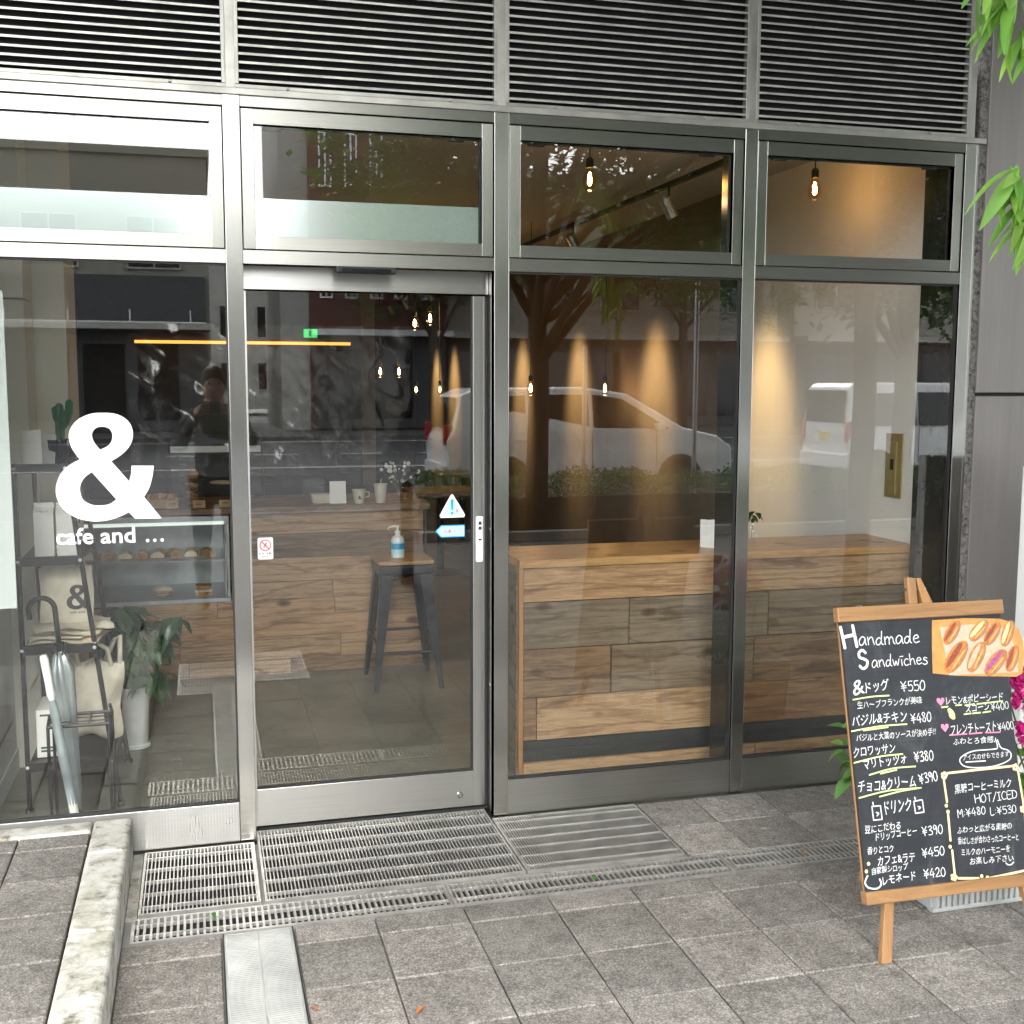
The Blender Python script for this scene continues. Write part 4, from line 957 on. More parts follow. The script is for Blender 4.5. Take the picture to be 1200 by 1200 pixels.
# counter card, vase on window counter
cd = thing('white_card', 'plain white card standing upright on the window counter', 'card', (2.165, .55, .922), (0, 0, R(-50)))
MB().box(-.035, .035, -.001, .001, 0, .125).build('front_leaf', 'paper', cd); MB().box(-.035, .035, -.001, .001, 0, .125).build('back_leaf', 'paper', cd, loc=(.02, .03, 0), rot=(0, 0, R(65)))
v2 = thing('small_vase', 'small white figurine vase with a green sprig half hidden by the mullion', 'vase', (2.365, .52, .922))
MB().lathe([(.022, 0), (.026, .02), (.012, .07), (.010, .085)], n=14).build('vase_body', 'thin_glass', v2, smooth='auto')
lm2 = leafmesh(.045, .03, .4, 'leaf_dark')
for k in range(9): link('leaf', lm2, None, v2, (.02*math.cos(k), .02*math.sin(k), .13+.004*k), (R(-20), 0, k*.9))
for k in range(5): MB().ball((.012*math.cos(k*1.3)+.01, .012*math.sin(k*1.3), .05+.018*k), .007, 4).build('blossom', 'paper', v2)
MB().tube([(0, 0, .04), (.004, 0, .14)], .002, 5).build('stem', 'stem', v2)

# pendant bulbs
def bulb(name, label, x, y, z, top, s=1., e=3., grp='glowing pendant bulbs'):
    t = thing(name, label, 'pendant lamp', (x, y, z), group=grp)
    MB().lathe([(.001, -.055), (.016, -.052), (.028, -.035), (.032, -.012), (.028, .012), (.017, .038), (.014, .05)], n=20).build('glass_bulb', 'bulb_glass', t, smooth=True)
    MB().lathe([(.004, -.028), (.009, -.02), (.010, .0), (.006, .024), (.003, .03)], n=10).build('filament', 'filament', t, smooth=True)
    MB().lathe([(.015, .048), (.017, .05), (.017, .085), (.008, .095)], n=14).build('socket', 'rubber', t, smooth='auto')
    MB().tube([(0, 0, .09), (0, 0, top-z)], .003, 6).build('cord', 'rubber', t)
    l = bpy.data.lights.new('bulb_light', 'POINT'); l.energy = e; l.color = (1, .62, .32); l.shadow_soft_size = .03
    lo = bpy.data.objects.new('bulb_light', l); COL.objects.link(lo); lo.parent = t; lo.location = (0, 0, -.07)
BE = .5
bulb('pendant_bulb', 'glowing amber bulb seen through the third transom pane', 1.717, .9, 2.555, 2.8, e=BE*.6)
bulb('pendant_bulb', 'glowing amber bulb seen through the rightmost transom pane', 2.842, .9, 2.565, 2.8, e=BE*.08)
bulb('pendant_bulb', 'long corded bulb hanging before the leftmost amber wall glow in the third window', 2.347, 4.0, 1.608, 2.8, e=BE*.5)
bulb('pendant_bulb', 'long corded bulb hanging between two amber wall glows above the counter', 2.923, 4.0, 1.608, 2.8, e=BE*.5)
bulb('pendant_bulb', 'left one of the low pair of bulbs seen through the door', 1.58, 6.2, 1.745, 2.8, e=BE*.4)
bulb('pendant_bulb', 'right one of the low pair of bulbs seen through the door', 1.75, 6.2, 1.745, 2.8, e=BE*.4)
bulb('pendant_bulb', 'upper left bulb of the high pair seen through the door', 1.62, 4.7, 2.10, 2.8, e=BE*.4)
bulb('pendant_bulb', 'upper right bulb of the high pair seen through the door', 1.74, 4.7, 2.14, 2.8, e=BE*.4)
bulb('pendant_bulb', 'small distant bulb deep in the room, left of the lowest pair', 2.35, 8.6, 1.57, 2.8, e=BE*.08)
bulb('pendant_bulb', 'small distant bulb deep in the room, right of the lowest pair', 2.62, 8.6, 1.57, 2.8, e=BE*.08)
# spot track and spots
tk = thing('light_track', 'dark ceiling track for spotlights running back along the side wall', 'light track', (2.55, 5, 2.74)); 
MB().box(-.017, .017, -4.2, 7.6, -.012, .012).build('rail', 'rubber', tk)
for k, y in enumerate((-3.8, 0, 3.8, 7.2)): MB().tube([(0, y, .01), (0, y, .06)], .006, 6).build('hanger', 'rubber', tk)
SL = ['spotlight nearest the glass, lighting the pale side wall', 'second spotlight on the ceiling track', 'third spotlight on the ceiling track', 'fourth spotlight on the ceiling track', 'fifth spotlight on the ceiling track', 'sixth spotlight far back on the ceiling track', 'farthest spotlight on the ceiling track']
for k, y in enumerate((1.85, 3.50, 5.20, 6.95, 8.55, 10.1, 11.2)):
    src = Vector((2.50, y, 2.60)); aim = Vector((3.12, y, 1.52 if k else 1.38)); d = (aim-src).normalized()
    t = thing('spotlight', SL[k], 'spotlight', src, group='track spotlights')
    qv = d.to_track_quat('-Z', 'Y')
    mb = MB().lathe([(.028, -.06), (.032, -.055), (.032, .05), (.02, .065)], n=16).build('lamp_head', 'fridge', t, smooth='auto', rot=qv.to_euler())
    MB().tube([(0, 0, .05), (0, 0, .13)], .006, 6).build('stem', 'rubber', t)
    l = bpy.data.lights.new('spot_beam', 'SPOT'); l.energy = 60 if k else 22; l.color = (1, .64, .27); l.spot_size = R(40); l.spot_blend = 1.0; l.shadow_soft_size = .10
    lo = bpy.data.objects.new('spot_beam', l); COL.objects.link(lo); lo.parent = t; lo.rotation_euler = qv.to_euler(); lo.location = d*.065
# far seating
for i, (x, y) in enumerate(((2.0, 5.6), (2.6, 7.4))):
    t = thing('dining_table', ['dark dining table in the middle of the room', 'dark dining table further back in the room'][i], 'table', (x, y, 0))
    MB().box(-.3, .3, -.3, .3, .70, .73).build('tabletop', 'wood_brown', t); MB().tube([(0, 0, 0), (0, 0, .70)], .03, 10).build('pedestal', 'black_metal', t); MB().lathe([(.2, 0), (.2, .01), (.03, .03)], n=20).build('base', 'black_metal', t)

# lettering on the glass
o = link('ampersand_decal', amp_mesh(1.0), 'vinyl', None, (-.30, .0165, 1.36), FACE); tag(o, 'large white ampersand stuck on the left window', 'lettering')
cl_ = thing('cafe_lettering', 'small white words cafe and with three dots under the large ampersand', 'lettering', (-.476, .0165, 1.100))
link('word', text_mesh('cafe', .118, .056, .014), 'vinyl', cl_, (0, 0, 0), FACE); link('word', text_mesh('and', .112, .054, .014), 'vinyl', cl_, (.142, 0, 0), FACE)
for k in range(3): MB().lathe([(.0055, 0), (.0055, .0006)], n=12).build('dot', 'vinyl', cl_, loc=(.294+.024*k, .0004, .006), rot=(R(90), 0, 0))
# stickers on the door
Yd = .1120
def sticker(name, label, pts, y=Yd, mat='vinyl'):
    t = thing(name, label, 'sticker', (pts[0][0], y, pts[0][1])); t.location = (0, 0, 0)
    link('backing_sheet', polymesh(pts), mat, t, (0, y, 0), FACE); return t
def rr_(x0, x1, z0, z1, r, n=4):
    out = []
    for cx, cz, a0 in ((x1-r, z1-r, 0), (x0+r, z1-r, 90), (x0+r, z0+r, 180), (x1-r, z0+r, 270)):
        out += [(cx+r*math.cos(R(a0+90*k/n)), cz+r*math.sin(R(a0+90*k/n))) for k in range(n+1)]
    return out
st1 = sticker('caution_sticker', 'triangular white caution sticker with a blue exclamation mark on the door', smooth_loop([(.911, 1.232), (.918, 1.225), (.961, 1.152), (.957, 1.143), (.867, 1.143), (.863, 1.152), (.904, 1.225)], 3))
link('blue_field', polymesh([(.911, 1.218), (.950, 1.152), (.872, 1.152)]), 'light_blue', st1, (0, Yd-.0006, 0), FACE)
link('exclamation_mark', polymesh([(.905, 1.212), (.917, 1.212), (.914, 1.172), (.908, 1.172)]), 'blue_ink', st1, (0, Yd-.0012, 0), FACE)
MB().lathe([(.005, 0), (.005, .0004)], n=14).build('dot', 'blue_ink', st1, loc=(.911, Yd-.0010, 1.160), rot=(R(90), 0, 0))
link('lettering', text_mesh('注', .013, None), 'red_ink', st1, (.886, Yd-.0014, 1.162), FACE); link('lettering', text_mesh('意', .013, None), 'red_ink', st1, (.923, Yd-.0014, 1.162), FACE)
st2 = sticker('arrow_sticker', 'pale blue arrow shaped sticker pointing left on the door below the caution sign', [(.846, 1.092), (.868, 1.115), (.960, 1.115), (.960, 1.068), (.868, 1.068)], mat='blue_ink')
link('white_field', polymesh([(.851, 1.092), (.870, 1.111), (.957, 1.111), (.957, 1.072), (.870, 1.072)]), 'light_blue', st2, (0, Yd-.0006, 0), FACE)
link('lettering', text_mesh('自動ドア', .066, .016), 'red_ink', st2, (.880, Yd-.0012, 1.084), FACE)
st3 = sticker('no_phone_sticker', 'white sticker with a red crossed circle low on the left of the door', rr_(.192, .247, 1.010, 1.090, .006))
rg = []; 
for k in range(24): a = 2*math.pi*k/24; rg.append((.2195+.021*math.cos(a), 1.062+.021*math.sin(a)))
link('red_ring', polymesh(rg, [[(.2195+(p[0]-.2195)*.82, 1.062+(p[1]-1.062)*.82) for p in rg]]), 'red_ink', st3, (0, Yd-.0006, 0), FACE)
link('red_slash', polymesh([(.205, 1.074), (.208, 1.077), (.234, 1.050), (.231, 1.047)]), 'red_ink', st3, (0, Yd-.0009, 0), FACE)
link('grey_pictogram', polymesh([(.211, 1.055), (.222, 1.074), (.228, 1.071), (.217, 1.052)]), 'grey_plastic', st3, (0, Yd-.0005, 0), FACE)
for xa, za, wa, ha, ma in ((.196, 1.029, .006, .005, 'grey_plastic'), (.204, 1.030, .012, .003, 'grey_plastic'), (.226, 1.028, .003, .007, 'black_ink'), (.232, 1.029, .006, .006, 'black_ink'), (.205, 1.018, .026, .003, 'grey_plastic')):
    link('printed_mark', polymesh([(xa, za), (xa+wa, za), (xa+wa, za+ha), (xa, za+ha)]), ma, st3, (0, Yd-.0006, 0), FACE)

# ================================================================ MENU EASEL
TXT=[('j', 'ドッグ', 0.0648, 0.764, 0.0801, 2.6, 0.0349),
('j', '&', 0.0223, 0.7604, 0.0397, 3.6, 0.0423),
('j', '生ハーブフランクが美味', 0.0318, 0.72, 0.2167, 0.5, 0.0224),
('j', 'バジル&チキン', 0.0096, 0.672, 0.1841, 0.7, 0.0321),
('j', 'バジルと大葉のソースが決め手!!', 0.0184, 0.6258, 0.2646, 0.2, 0.0221),
('j', 'クロワッサン', 0.0051, 0.5814, 0.1382, 1.8, 0.0294),
('j', 'マリトッツォ', 0.0344, 0.5448, 0.142, 3.0, 0.0294),
('j', 'チョコ&クリーム', 0.0105, 0.4809, 0.1886, 0.5, 0.034),
('j', 'ドリンク', 0.0889, 0.411, 0.088, 2.9, 0.0389),
('j', '豆にこだわる', 0.0167, 0.3642, 0.1177, 1.9, 0.0216),
('j', 'ドリップコーヒー', 0.05, 0.3406, 0.1355, 2.5, 0.0229),
('j', '香りとコク', 0.0183, 0.3052, 0.086, -0.7, 0.0215),
('j', 'カフェ&ラテ', 0.0476, 0.2712, 0.1231, 0.6, 0.0263),
('j', '自家製シロップ', 0.0256, 0.2482, 0.12, 1.2, 0.0203),
('j', 'レモネード', 0.0578, 0.2163, 0.1096, 2.4, 0.0251),
('j', 'レモン&ポピーシード', 0.3288, 0.713, 0.199, 0.3, 0.0253),
('j', 'スコーン', 0.3929, 0.6859, 0.0834, 1.4, 0.0216),
('j', 'フレンチトースト', 0.3349, 0.6228, 0.1565, 0.1, 0.0302),
('j', 'ふわとろ食感♪', 0.337, 0.5937, 0.15, -1.3, 0.0201),
('j', 'アイスのせもできます', 0.366, 0.5463, 0.1597, -0.3, 0.0163),
('j', '黒糖コーヒーミルク', 0.3248, 0.4523, 0.1974, 0.7, 0.0272),
('j', 'ふわっと広がる黒糖の', 0.3186, 0.3366, 0.1869, -1.0, 0.0209),
('j', '香ばしさが合わさったコーヒーと', 0.3174, 0.3048, 0.2072, -1.6, 0.0208),
('j', 'ミルクのハーモニーを', 0.3248, 0.2723, 0.1659, -1.2, 0.0195),
('j', 'お楽しみ下さい', 0.35, 0.2441, 0.1487, -1.3, 0.0208),
('s', 'H', 0.0067, 0.8989, 0.0455, 3.3, 0.0629, 2.2),
('s', 'andmade', 0.058, 0.9037, 0.2068, -0.2, 0.0328, 1.0),
('s', 'S', 0.0532, 0.836, 0.0345, 5.0, 0.0528, 2.0),
('s', 'andwiches', 0.093, 0.8375, 0.1901, 0.1, 0.0289, 1.0),
('s', '¥550', 0.1812, 0.7616, 0.0852, -0.1, 0.029, 1),
('s', '¥480', 0.2043, 0.6672, 0.0709, 1.1, 0.0275, 1),
('s', '¥380', 0.2021, 0.554, 0.0662, 1.0, 0.0285, 1),
('s', '¥390', 0.2113, 0.4889, 0.0645, 6.4, 0.0283, 1),
('s', '¥390', 0.2018, 0.3412, 0.0716, 1.6, 0.0256, 1),
('s', '¥450', 0.1943, 0.2799, 0.077, 0.8, 0.0254, 1),
('s', '¥420', 0.1927, 0.2208, 0.074, 0.8, 0.0253, 1),
('s', '¥400', 0.4819, 0.685, 0.0636, 3.2, 0.0218, 1),
('s', '¥400', 0.4974, 0.6227, 0.0578, 4.9, 0.0229, 1),
('s', 'HOT/ICED', 0.3904, 0.4194, 0.1482, 1.0, 0.0236, 1),
('s', 'M:¥480', 0.326, 0.3828, 0.098, 1.5, 0.0222, 1),
('s', 'L:¥530', 0.4379, 0.3792, 0.092, 1.2, 0.0223, 1)]
LN=[('g', [(0.0209, 0.7481), (0.0805, 0.753), (0.1402, 0.7529)]),
('g', [(0.0052, 0.6575), (0.0988, 0.6658), (0.1898, 0.6657)]),
('g', [(0.0443, 0.6572), (0.1266, 0.6614)]),
('g', [(0.0034, 0.5668), (0.0887, 0.5787), (0.1653, 0.5803)]),
('g', [(0.0493, 0.5289), (0.1267, 0.5413), (0.2034, 0.5415)]),
('g', [(0.0858, 0.5297), (0.1402, 0.5365)]),
('g', [(0.0089, 0.4664), (0.1053, 0.4791), (0.2158, 0.4786)]),
('g', [(0.0755, 0.4645), (0.147, 0.4744), (0.2158, 0.4786)]),
('g', [(0.3119, 0.7065), (0.334, 0.7076)]),
('g', [(0.3607, 0.7096), (0.3812, 0.7096)]),
('g', [(0.3928, 0.7075), (0.4256, 0.7092)]),
('g', [(0.4344, 0.7086), (0.5244, 0.7118)]),
('g', [(0.3864, 0.6812), (0.4102, 0.6822)]),
('g', [(0.416, 0.6818), (0.4428, 0.6826)]),
('g', [(0.4517, 0.682), (0.4787, 0.684)]),
('p', [(0.3291, 0.6233), (0.3877, 0.6229)]),
('p', [(0.3964, 0.6222), (0.4408, 0.6229)]),
('p', [(0.4526, 0.622), (0.5029, 0.6197)]),
('o', [(0.3065, 0.5135), (0.5338, 0.517)]),
('o', [(0.2931, 0.4996), (0.2959, 0.4299)]),
('o', [(0.295, 0.4003), (0.2934, 0.3193)]),
('o', [(0.2956, 0.2922), (0.2955, 0.2238)]),
('o', [(0.3053, 0.2107), (0.3737, 0.2039)]),
('o', [(0.4081, 0.2004), (0.5329, 0.2102)]),
('o', [(0.5497, 0.5018), (0.5558, 0.3952)]),
('o', [(0.5553, 0.3701), (0.5539, 0.2329)]),
('w', [(0.4851, 0.5981), (0.4879, 0.575), (0.4696, 0.5713), (0.4045, 0.5711), (0.3647, 0.559), (0.3541, 0.5448), (0.3696, 0.5285), (0.4127, 0.5214), (0.4718, 0.5218), (0.5212, 0.5344), (0.5325, 0.5514), (0.5224, 0.5648), (0.4997, 0.5741), (0.491, 0.5977)]),
('w', [(0.3741, 0.5407), (0.4416, 0.5393)]),
('w', [(0.0474, 0.4389), (0.0485, 0.4), (0.0764, 0.3999), (0.0753, 0.4389), (0.0474, 0.4389)]),
('w', [(0.0529, 0.4384), (0.0515, 0.4507)]),
('w', [(0.0593, 0.4209), (0.0673, 0.4177), (0.0609, 0.411)]),
('w', [(0.1856, 0.4417), (0.1871, 0.4073), (0.2157, 0.4085), (0.2144, 0.4442), (0.1856, 0.4417)]),
('w', [(0.1916, 0.4437), (0.1899, 0.4537)]),
('w', [(0.1979, 0.426), (0.2061, 0.4228), (0.1999, 0.4184)]),
('c', [(0.0117, 0.2472), (0.0014, 0.2292), (0.0106, 0.214), (0.0376, 0.2088), (0.0526, 0.2192), (0.0488, 0.234)]),
('w', [(0.4718, 0.2384), (0.477, 0.233), (0.4886, 0.2319), (0.4983, 0.2383)])]
DEC=[('heart', 0.3111, 0.723), ('heart', 0.3159, 0.6456), ('lemon', 0.3442, 0.6841), ('blossom', 0.2957, 0.5081), ('blossom', 0.5422, 0.5125), ('blossom', 0.5518, 0.388), ('dot', 0.2918, 0.4204), ('dot', 0.2953, 0.4028), ('dot', 0.2898, 0.3025), ('blossomy', 0.2916, 0.2157), ('dot', 0.3845, 0.2089), ('dot', 0.4027, 0.2034), ('doty', 0.0182, 0.28), ('doty', 0.0089, 0.2594)]
PHO=[(0.3109, 0.9675), (0.3013, 0.8907), (0.2941, 0.8092), (0.3748, 0.7968), (0.5824, 0.7818), (0.605, 0.7909), (0.6212, 0.8526), (0.6214, 0.8867), (0.6113, 0.924), (0.5842, 0.949), (0.5462, 0.9614), (0.4266, 0.9684)]

es = thing('menu_easel', 'wooden easel holding a chalkboard headed Handmade Sandwiches outside the window', 'easel', (1.8104, -1.3631, 0), (R(-14.69), 0, R(-1.087)))
BW, BT, BB = .5547, 1.0197, .1669      # width, top and bottom of the board along the lean
MB().box(-.006, BW+.006, -.012, .018, BT-.044, BT).build('top_rail', 'wood_easel_h', es, bevel=.003)
MB().box(-.004, BW+.030, -.014, .020, BB, BB+.036).build('bottom_rail', 'wood_easel_h', es, bevel=.003)
lg = MB().prism([(.028, .0), (.062, .0), (.090, BB+.01), (.060, BB+.01)], 'Y', -.004, .018).build('front_leg', 'wood_easel', es, bevel=.002)
MB().prism([(BW-.002, .0), (BW+.032, .0), (BW-.006, BB+.01), (BW-.040, BB+.01)], 'Y', -.004, .018).build('front_leg', 'wood_easel', es, bevel=.002)
MB().box(.004, BW-.002, -.003, .008, BB+.036, BT-.044).build('chalkboard', 'board', es)
MB().box(.0, BW+.002, .008, .012, BB+.03, BT-.03).build('board_back', 'wood_easel', es)
for xa in (.06, .47): MB().box(xa, xa+.022, -.004, .010, BT+.0005, BT+.004).build('hinge', 'steel_h', es)
# head block above the rail
MB().prism([(.243, BT), (.272, BT), (.274, 1.098), (.246, 1.102)], 'Y', .0, .022).build('head_post', 'wood_easel', es, bevel=.002)
MB().prism([(.290, BT), (.325, BT), (.291, 1.098), (.276, 1.098)], 'Y', .0, .022).build('head_post', 'wood_easel', es, bevel=.002)
MB().prism([(.262, BT), (.305, BT), (.288, 1.094), (.268, 1.094)], 'Y', .024, .044).build('head_block', 'wood_brown', es)
MB().tube([(.236, .011, 1.065), (.312, .011, 1.065)], .004, 8).build('pivot_bolt', 'steel_h', es)
# rear leg, opened backwards
MB().tube([(.282, .03, 1.07), (.282, .03+.50, .06)], .017, 6).build('rear_leg', 'wood_easel', es)
# stroke alphabet for hand lettering (unit box, 1 = capital height)
G = {
'H': (.62, [[(0, 1), (.05, 0)], [(.55, 1), (.60, .0)], [(.03, .50), (.57, .57)]]),
'a': (.62, [[(.50, .62), (.30, .78), (.08, .50), (.06, .15), (.20, .02), (.40, .28), (.50, .62), (.48, .25), (.55, .02)]]),
'n': (.60, [[(.06, .72), (.08, .03)], [(.08, .42), (.28, .70), (.42, .62), (.45, .30), (.52, .02)]]),
'd': (.66, [[(.44, .52), (.26, .66), (.06, .36), (.12, .05), (.30, .08), (.46, .44)], [(.54, 1.25), (.48, .60), (.46, .15), (.58, .02)]]),
'm': (.85, [[(.05, .72), (.07, .03)], [(.07, .42), (.24, .70), (.36, .50), (.37, .03)], [(.37, .42), (.54, .70), (.66, .55), (.70, .18), (.80, .02)]]),
'e': (.58, [[(.08, .36), (.44, .46), (.36, .70), (.16, .62), (.06, .30), (.20, .02), (.50, .12)]]),
'S': (.72, [[(.58, .82), (.40, 1.0), (.14, .90), (.12, .66), (.38, .52), (.60, .34), (.48, .06), (.20, .0), (.02, .18)]]),
'w': (.70, [[(.04, .68), (.14, .05), (.30, .50), (.42, .05), (.60, .72)]]),
'i': (.28, [[(.12, .66), (.14, .03)], [(-.02, .95), (.28, .98)]]),
'c': (.52, [[(.44, .60), (.24, .70), (.06, .36), (.20, .02), (.48, .12)]]),
'h': (.60, [[(.06, 1.15), (.08, .03)], [(.08, .38), (.28, .64), (.42, .52), (.46, .20), (.52, .02)]]),
's': (.50, [[(.44, .64), (.22, .72), (.12, .52), (.34, .38), (.42, .14), (.20, .0), (.02, .10)]]),
'0': (.62, [[(.28, 1), (.06, .62), (.10, .12), (.32, .0), (.52, .35), (.48, .85), (.28, 1)]]),
'2': (.62, [[(.06, .78), (.28, 1), (.50, .78), (.36, .42), (.04, .02), (.56, .06)]]),
'3': (.60, [[(.08, .90), (.36, 1), (.46, .78), (.22, .55), (.50, .40), (.44, .06), (.06, .04)]]),
'4': (.66, [[(.36, 1), (.04, .34), (.58, .38)], [(.42, .66), (.40, .0)]]),
'5': (.60, [[(.12, 1), (.10, .56), (.36, .62), (.52, .34), (.36, .02), (.04, .06)], [(.12, .98), (.50, 1.0)]]),
'8': (.60, [[(.44, .84), (.24, 1), (.10, .78), (.44, .36), (.34, .02), (.10, .12), (.18, .42), (.44, .84)]]),
'9': (.60, [[(.46, .80), (.24, 1), (.08, .70), (.26, .52), (.46, .78), (.46, .40), (.36, .0)]]),
'\u00a5': (.72, [[(.06, 1), (.32, .56)], [(.58, 1), (.32, .56), (.34, .0)], [(.08, .52), (.58, .56)], [(.08, .32), (.58, .36)]]),
'O': (.70, [[(.32, 1), (.06, .60), (.16, .05), (.46, .04), (.60, .50), (.46, .95), (.32, 1)]]),
'T': (.62, [[(.0, .96), (.58, 1)], [(.30, .98), (.28, .0)]]),
'/': (.55, [[(.48, 1.1), (.04, -.08)]]),
'I': (.45, [[(.05, .98), (.40, 1)], [(.22, 1), (.22, .0)], [(.02, .0), (.42, .02)]]),
'C': (.62, [[(.54, .88), (.30, 1), (.06, .55), (.20, .05), (.54, .08)]]),
'E': (.58, [[(.50, 1), (.08, .96), (.06, .02), (.52, .04)], [(.08, .52), (.44, .54)]]),
'D': (.64, [[(.08, 1), (.06, .02)], [(.0, .98), (.40, .92), (.56, .50), (.40, .08), (.04, .02)]]),
'M': (.80, [[(.06, .0), (.10, 1), (.36, .40), (.62, 1), (.68, .0)]]),
'L': (.55, [[(.08, 1), (.06, .03), (.48, .05)]]),
':': (.30, [[(.12, .66), (.14, .62)], [(.12, .24), (.14, .20)]]),
}
FZ = -.0036
lets = {}
def flat_on_board(name, me, mat, u, v, ang=0., z=FZ, label=None):
    o = link(name, me, mat, es, (u, z, v), (R(90), -R(ang), 0)); o.rotation_euler = Euler((R(90), 0, 0)).to_matrix().to_euler()
    o.rotation_euler = (Matrix.Rotation(-R(ang), 3, 'Y') @ Matrix.Rotation(R(90), 3, 'X')).to_euler()
    if label: o['label'] = label
    return o
hr = random.Random(77)
for n_, rec in enumerate(TXT):
    k, s_, u, v, w, ang, h = rec[:7]
    if k == 's':
        tot = sum(G[c][0] for c in s_); mb = MB(); x = 0; sx = w/tot
        lw = h*(.098 if len(rec) < 8 or rec[7] < 1.5 else .155)
        for c in s_:
            cw_, strokes = G[c]
            dy = hr.uniform(-.03, .03)*h
            for st in strokes: ribbon(mb, [((x+p[0]+hr.uniform(-.012, .012))*sx, p[1]*h+dy+hr.uniform(-.01, .01)*h) for p in st], lw)
            x += cw_
        for i, f in enumerate(mb.f): pass
        kind(flat_on_board('handwriting', mb.mesh('handwriting'), 'chalk', u, v, ang), 'stuff')
    else:
        me = text_mesh(s_, w, h, .004, .035, n_, .12)
        flat_on_board('handwriting', me, 'chalk', u, v, ang)
for kc, pts in LN:
    mb = MB(); [ribbon(mb, pts[q_:q_+2], .0036) for q_ in range(4)] if kc == 'w' and len(pts) == 5 else ribbon(mb, pts, {'g': .0042, 'p': .0038, 'o': .0068, 'w': .0036, 'c': .0045}[kc])
    flat_on_board('drawn_line', mb.mesh('drawn_line'), {'g': 'chalk_g', 'p': 'chalk_p', 'o': 'chalk_o', 'w': 'chalk', 'c': 'chalk_c'}[kc], 0, 0)
HT = [(0, -.012), (-.013, .002), (-.012, .011), (-.004, .012), (0, .006), (.004, .012), (.012, .011), (.013, .002)]
LM = [(-.004, .018), (.004, .012), (.010, .0), (.010, -.014), (.002, -.016), (-.008, -.008), (-.010, .004)]
for k, u, v in DEC:
    if k == 'heart': flat_on_board('drawn_heart', polymesh(smooth_loop(HT, 3)), 'chalk_p', u, v)
    elif k == 'lemon':
        flat_on_board('drawn_lemon', polymesh(smooth_loop(LM, 3)), 'chalk_y', u, v, z=FZ-.0002); flat_on_board('drawn_leaf', polymesh([(-.013, .016), (-.004, .020), (-.003, .006), (-.012, .006)]), 'chalk_g', u, v)
    elif k.startswith('blossom'):
        mb = MB()
        for q in range(5):
            a = 2*math.pi*q/5; c = (.007*math.cos(a), .007*math.sin(a)); n0 = len(mb.v)
            mb.add([(c[0]+.0055*math.cos(b*1.047), c[1]+.0055*math.sin(b*1.047), .00005*q) for b in range(6)], [(0, 1, 2, 3, 4, 5)])
        kind(flat_on_board('drawn_blossom', mb.mesh('drawn_blossom'), 'chalk_y' if k.endswith('y') else 'chalk_o', u, v, z=FZ-.0003), 'stuff')
    else:
        flat_on_board('drawn_dot', polymesh([(.0055*math.cos(b*.785), .0055*math.sin(b*.785)) for b in range(8)]), 'chalk_y', u, v, z=FZ-.0003)
# chalk smears
# printed picture of hot dogs
ph = MB(); pho = link('picture_card', polymesh(PHO), 'print_orange', es, (0, -.0046, 0), FACE)
def inset(l, f):
    cx = sum(p[0] for p in l)/len(l); cy = sum(p[1] for p in l)/len(l); return [(cx+(p[0]-cx)*f, cy+(p[1]-cy)*f) for p in l]
IN = [(.335, .945), (.350, .800), (.590, .795), (.592, .860), (.565, .930), (.480, .948)]
link('printed_tray', polymesh(smooth_loop(IN, 3)), 'print_cream', es, (0, -.0050, 0), FACE)
dg = [(.372, .928, 50), (.466, .930, 40), (.512, .918, 48), (.566, .915, 62), (.378, .855, 48), (.447, .850, 55), (.512, .830, 42), (.572, .838, 62)]
for i, (u, v, a) in enumerate(dg):
    s_ = 1.45 if i in (4,) else (1.3 if i in (5, 6) else 1.08)
    ca_, sa_ = math.cos(R(a)), math.sin(R(a))
    def ell(rx_, ry_, n=18, ox=0, oy=0): return [(u+ca_*(ox+rx_*math.cos(6.2832*k/n))-sa_*(oy+ry_*math.sin(6.2832*k/n)), v+sa_*(ox+rx_*math.cos(6.2832*k/n))+ca_*(oy+ry_*math.sin(6.2832*k/n))) for k in range(n)]
    link('printed_shadow', polymesh(ell(.041*s_, .0165*s_, 18, .002, -.005)), 'print_shade', es, (0, -.00515-.00002*i, 0), FACE)
    link('printed_bun', polymesh(ell(.040*s_, .0165*s_)), 'print_bun', es, (0, -.0052-.00002*i, 0), FACE)
    link('printed_sausage' if i in (0, 2, 4) else 'printed_topping', polymesh(ell(.034*s_, .0062*s_, 18, 0, .004*s_)), ['print_sausage', 'chalk_g', 'print_sausage', 'chalk_y', 'print_sausage', 'print_cream', 'print_berry', 'print_sausage'][i], es, (0, -.0055-.00002*i, 0), FACE)
    link('printed_highlight', polymesh(ell(.028*s_, .0022*s_, 12, 0, -.009*s_)), 'print_light', es, (0, -.0055-.00002*i, 0), FACE)
    if i in (1, 3, 6):
        mb = MB()
        for q in range(12):
            ox, oy = hr.uniform(-.026, .026)*s_, .004+hr.uniform(-.006, .006); e = [(u+ca_*ox-sa_*oy+.0022*math.cos(b*1.57), v+sa_*ox+ca_*oy+.0022*math.sin(b*1.57), 0) for b in range(4)]; mb.add(e, [(0, 1, 2, 3)])
        kind(link('printed_sprinkles', mb.mesh('sprinkles'), 'print_berry' if i == 6 else 'chalk_g', es, (0, -.0058, 0), FACE), 'stuff')

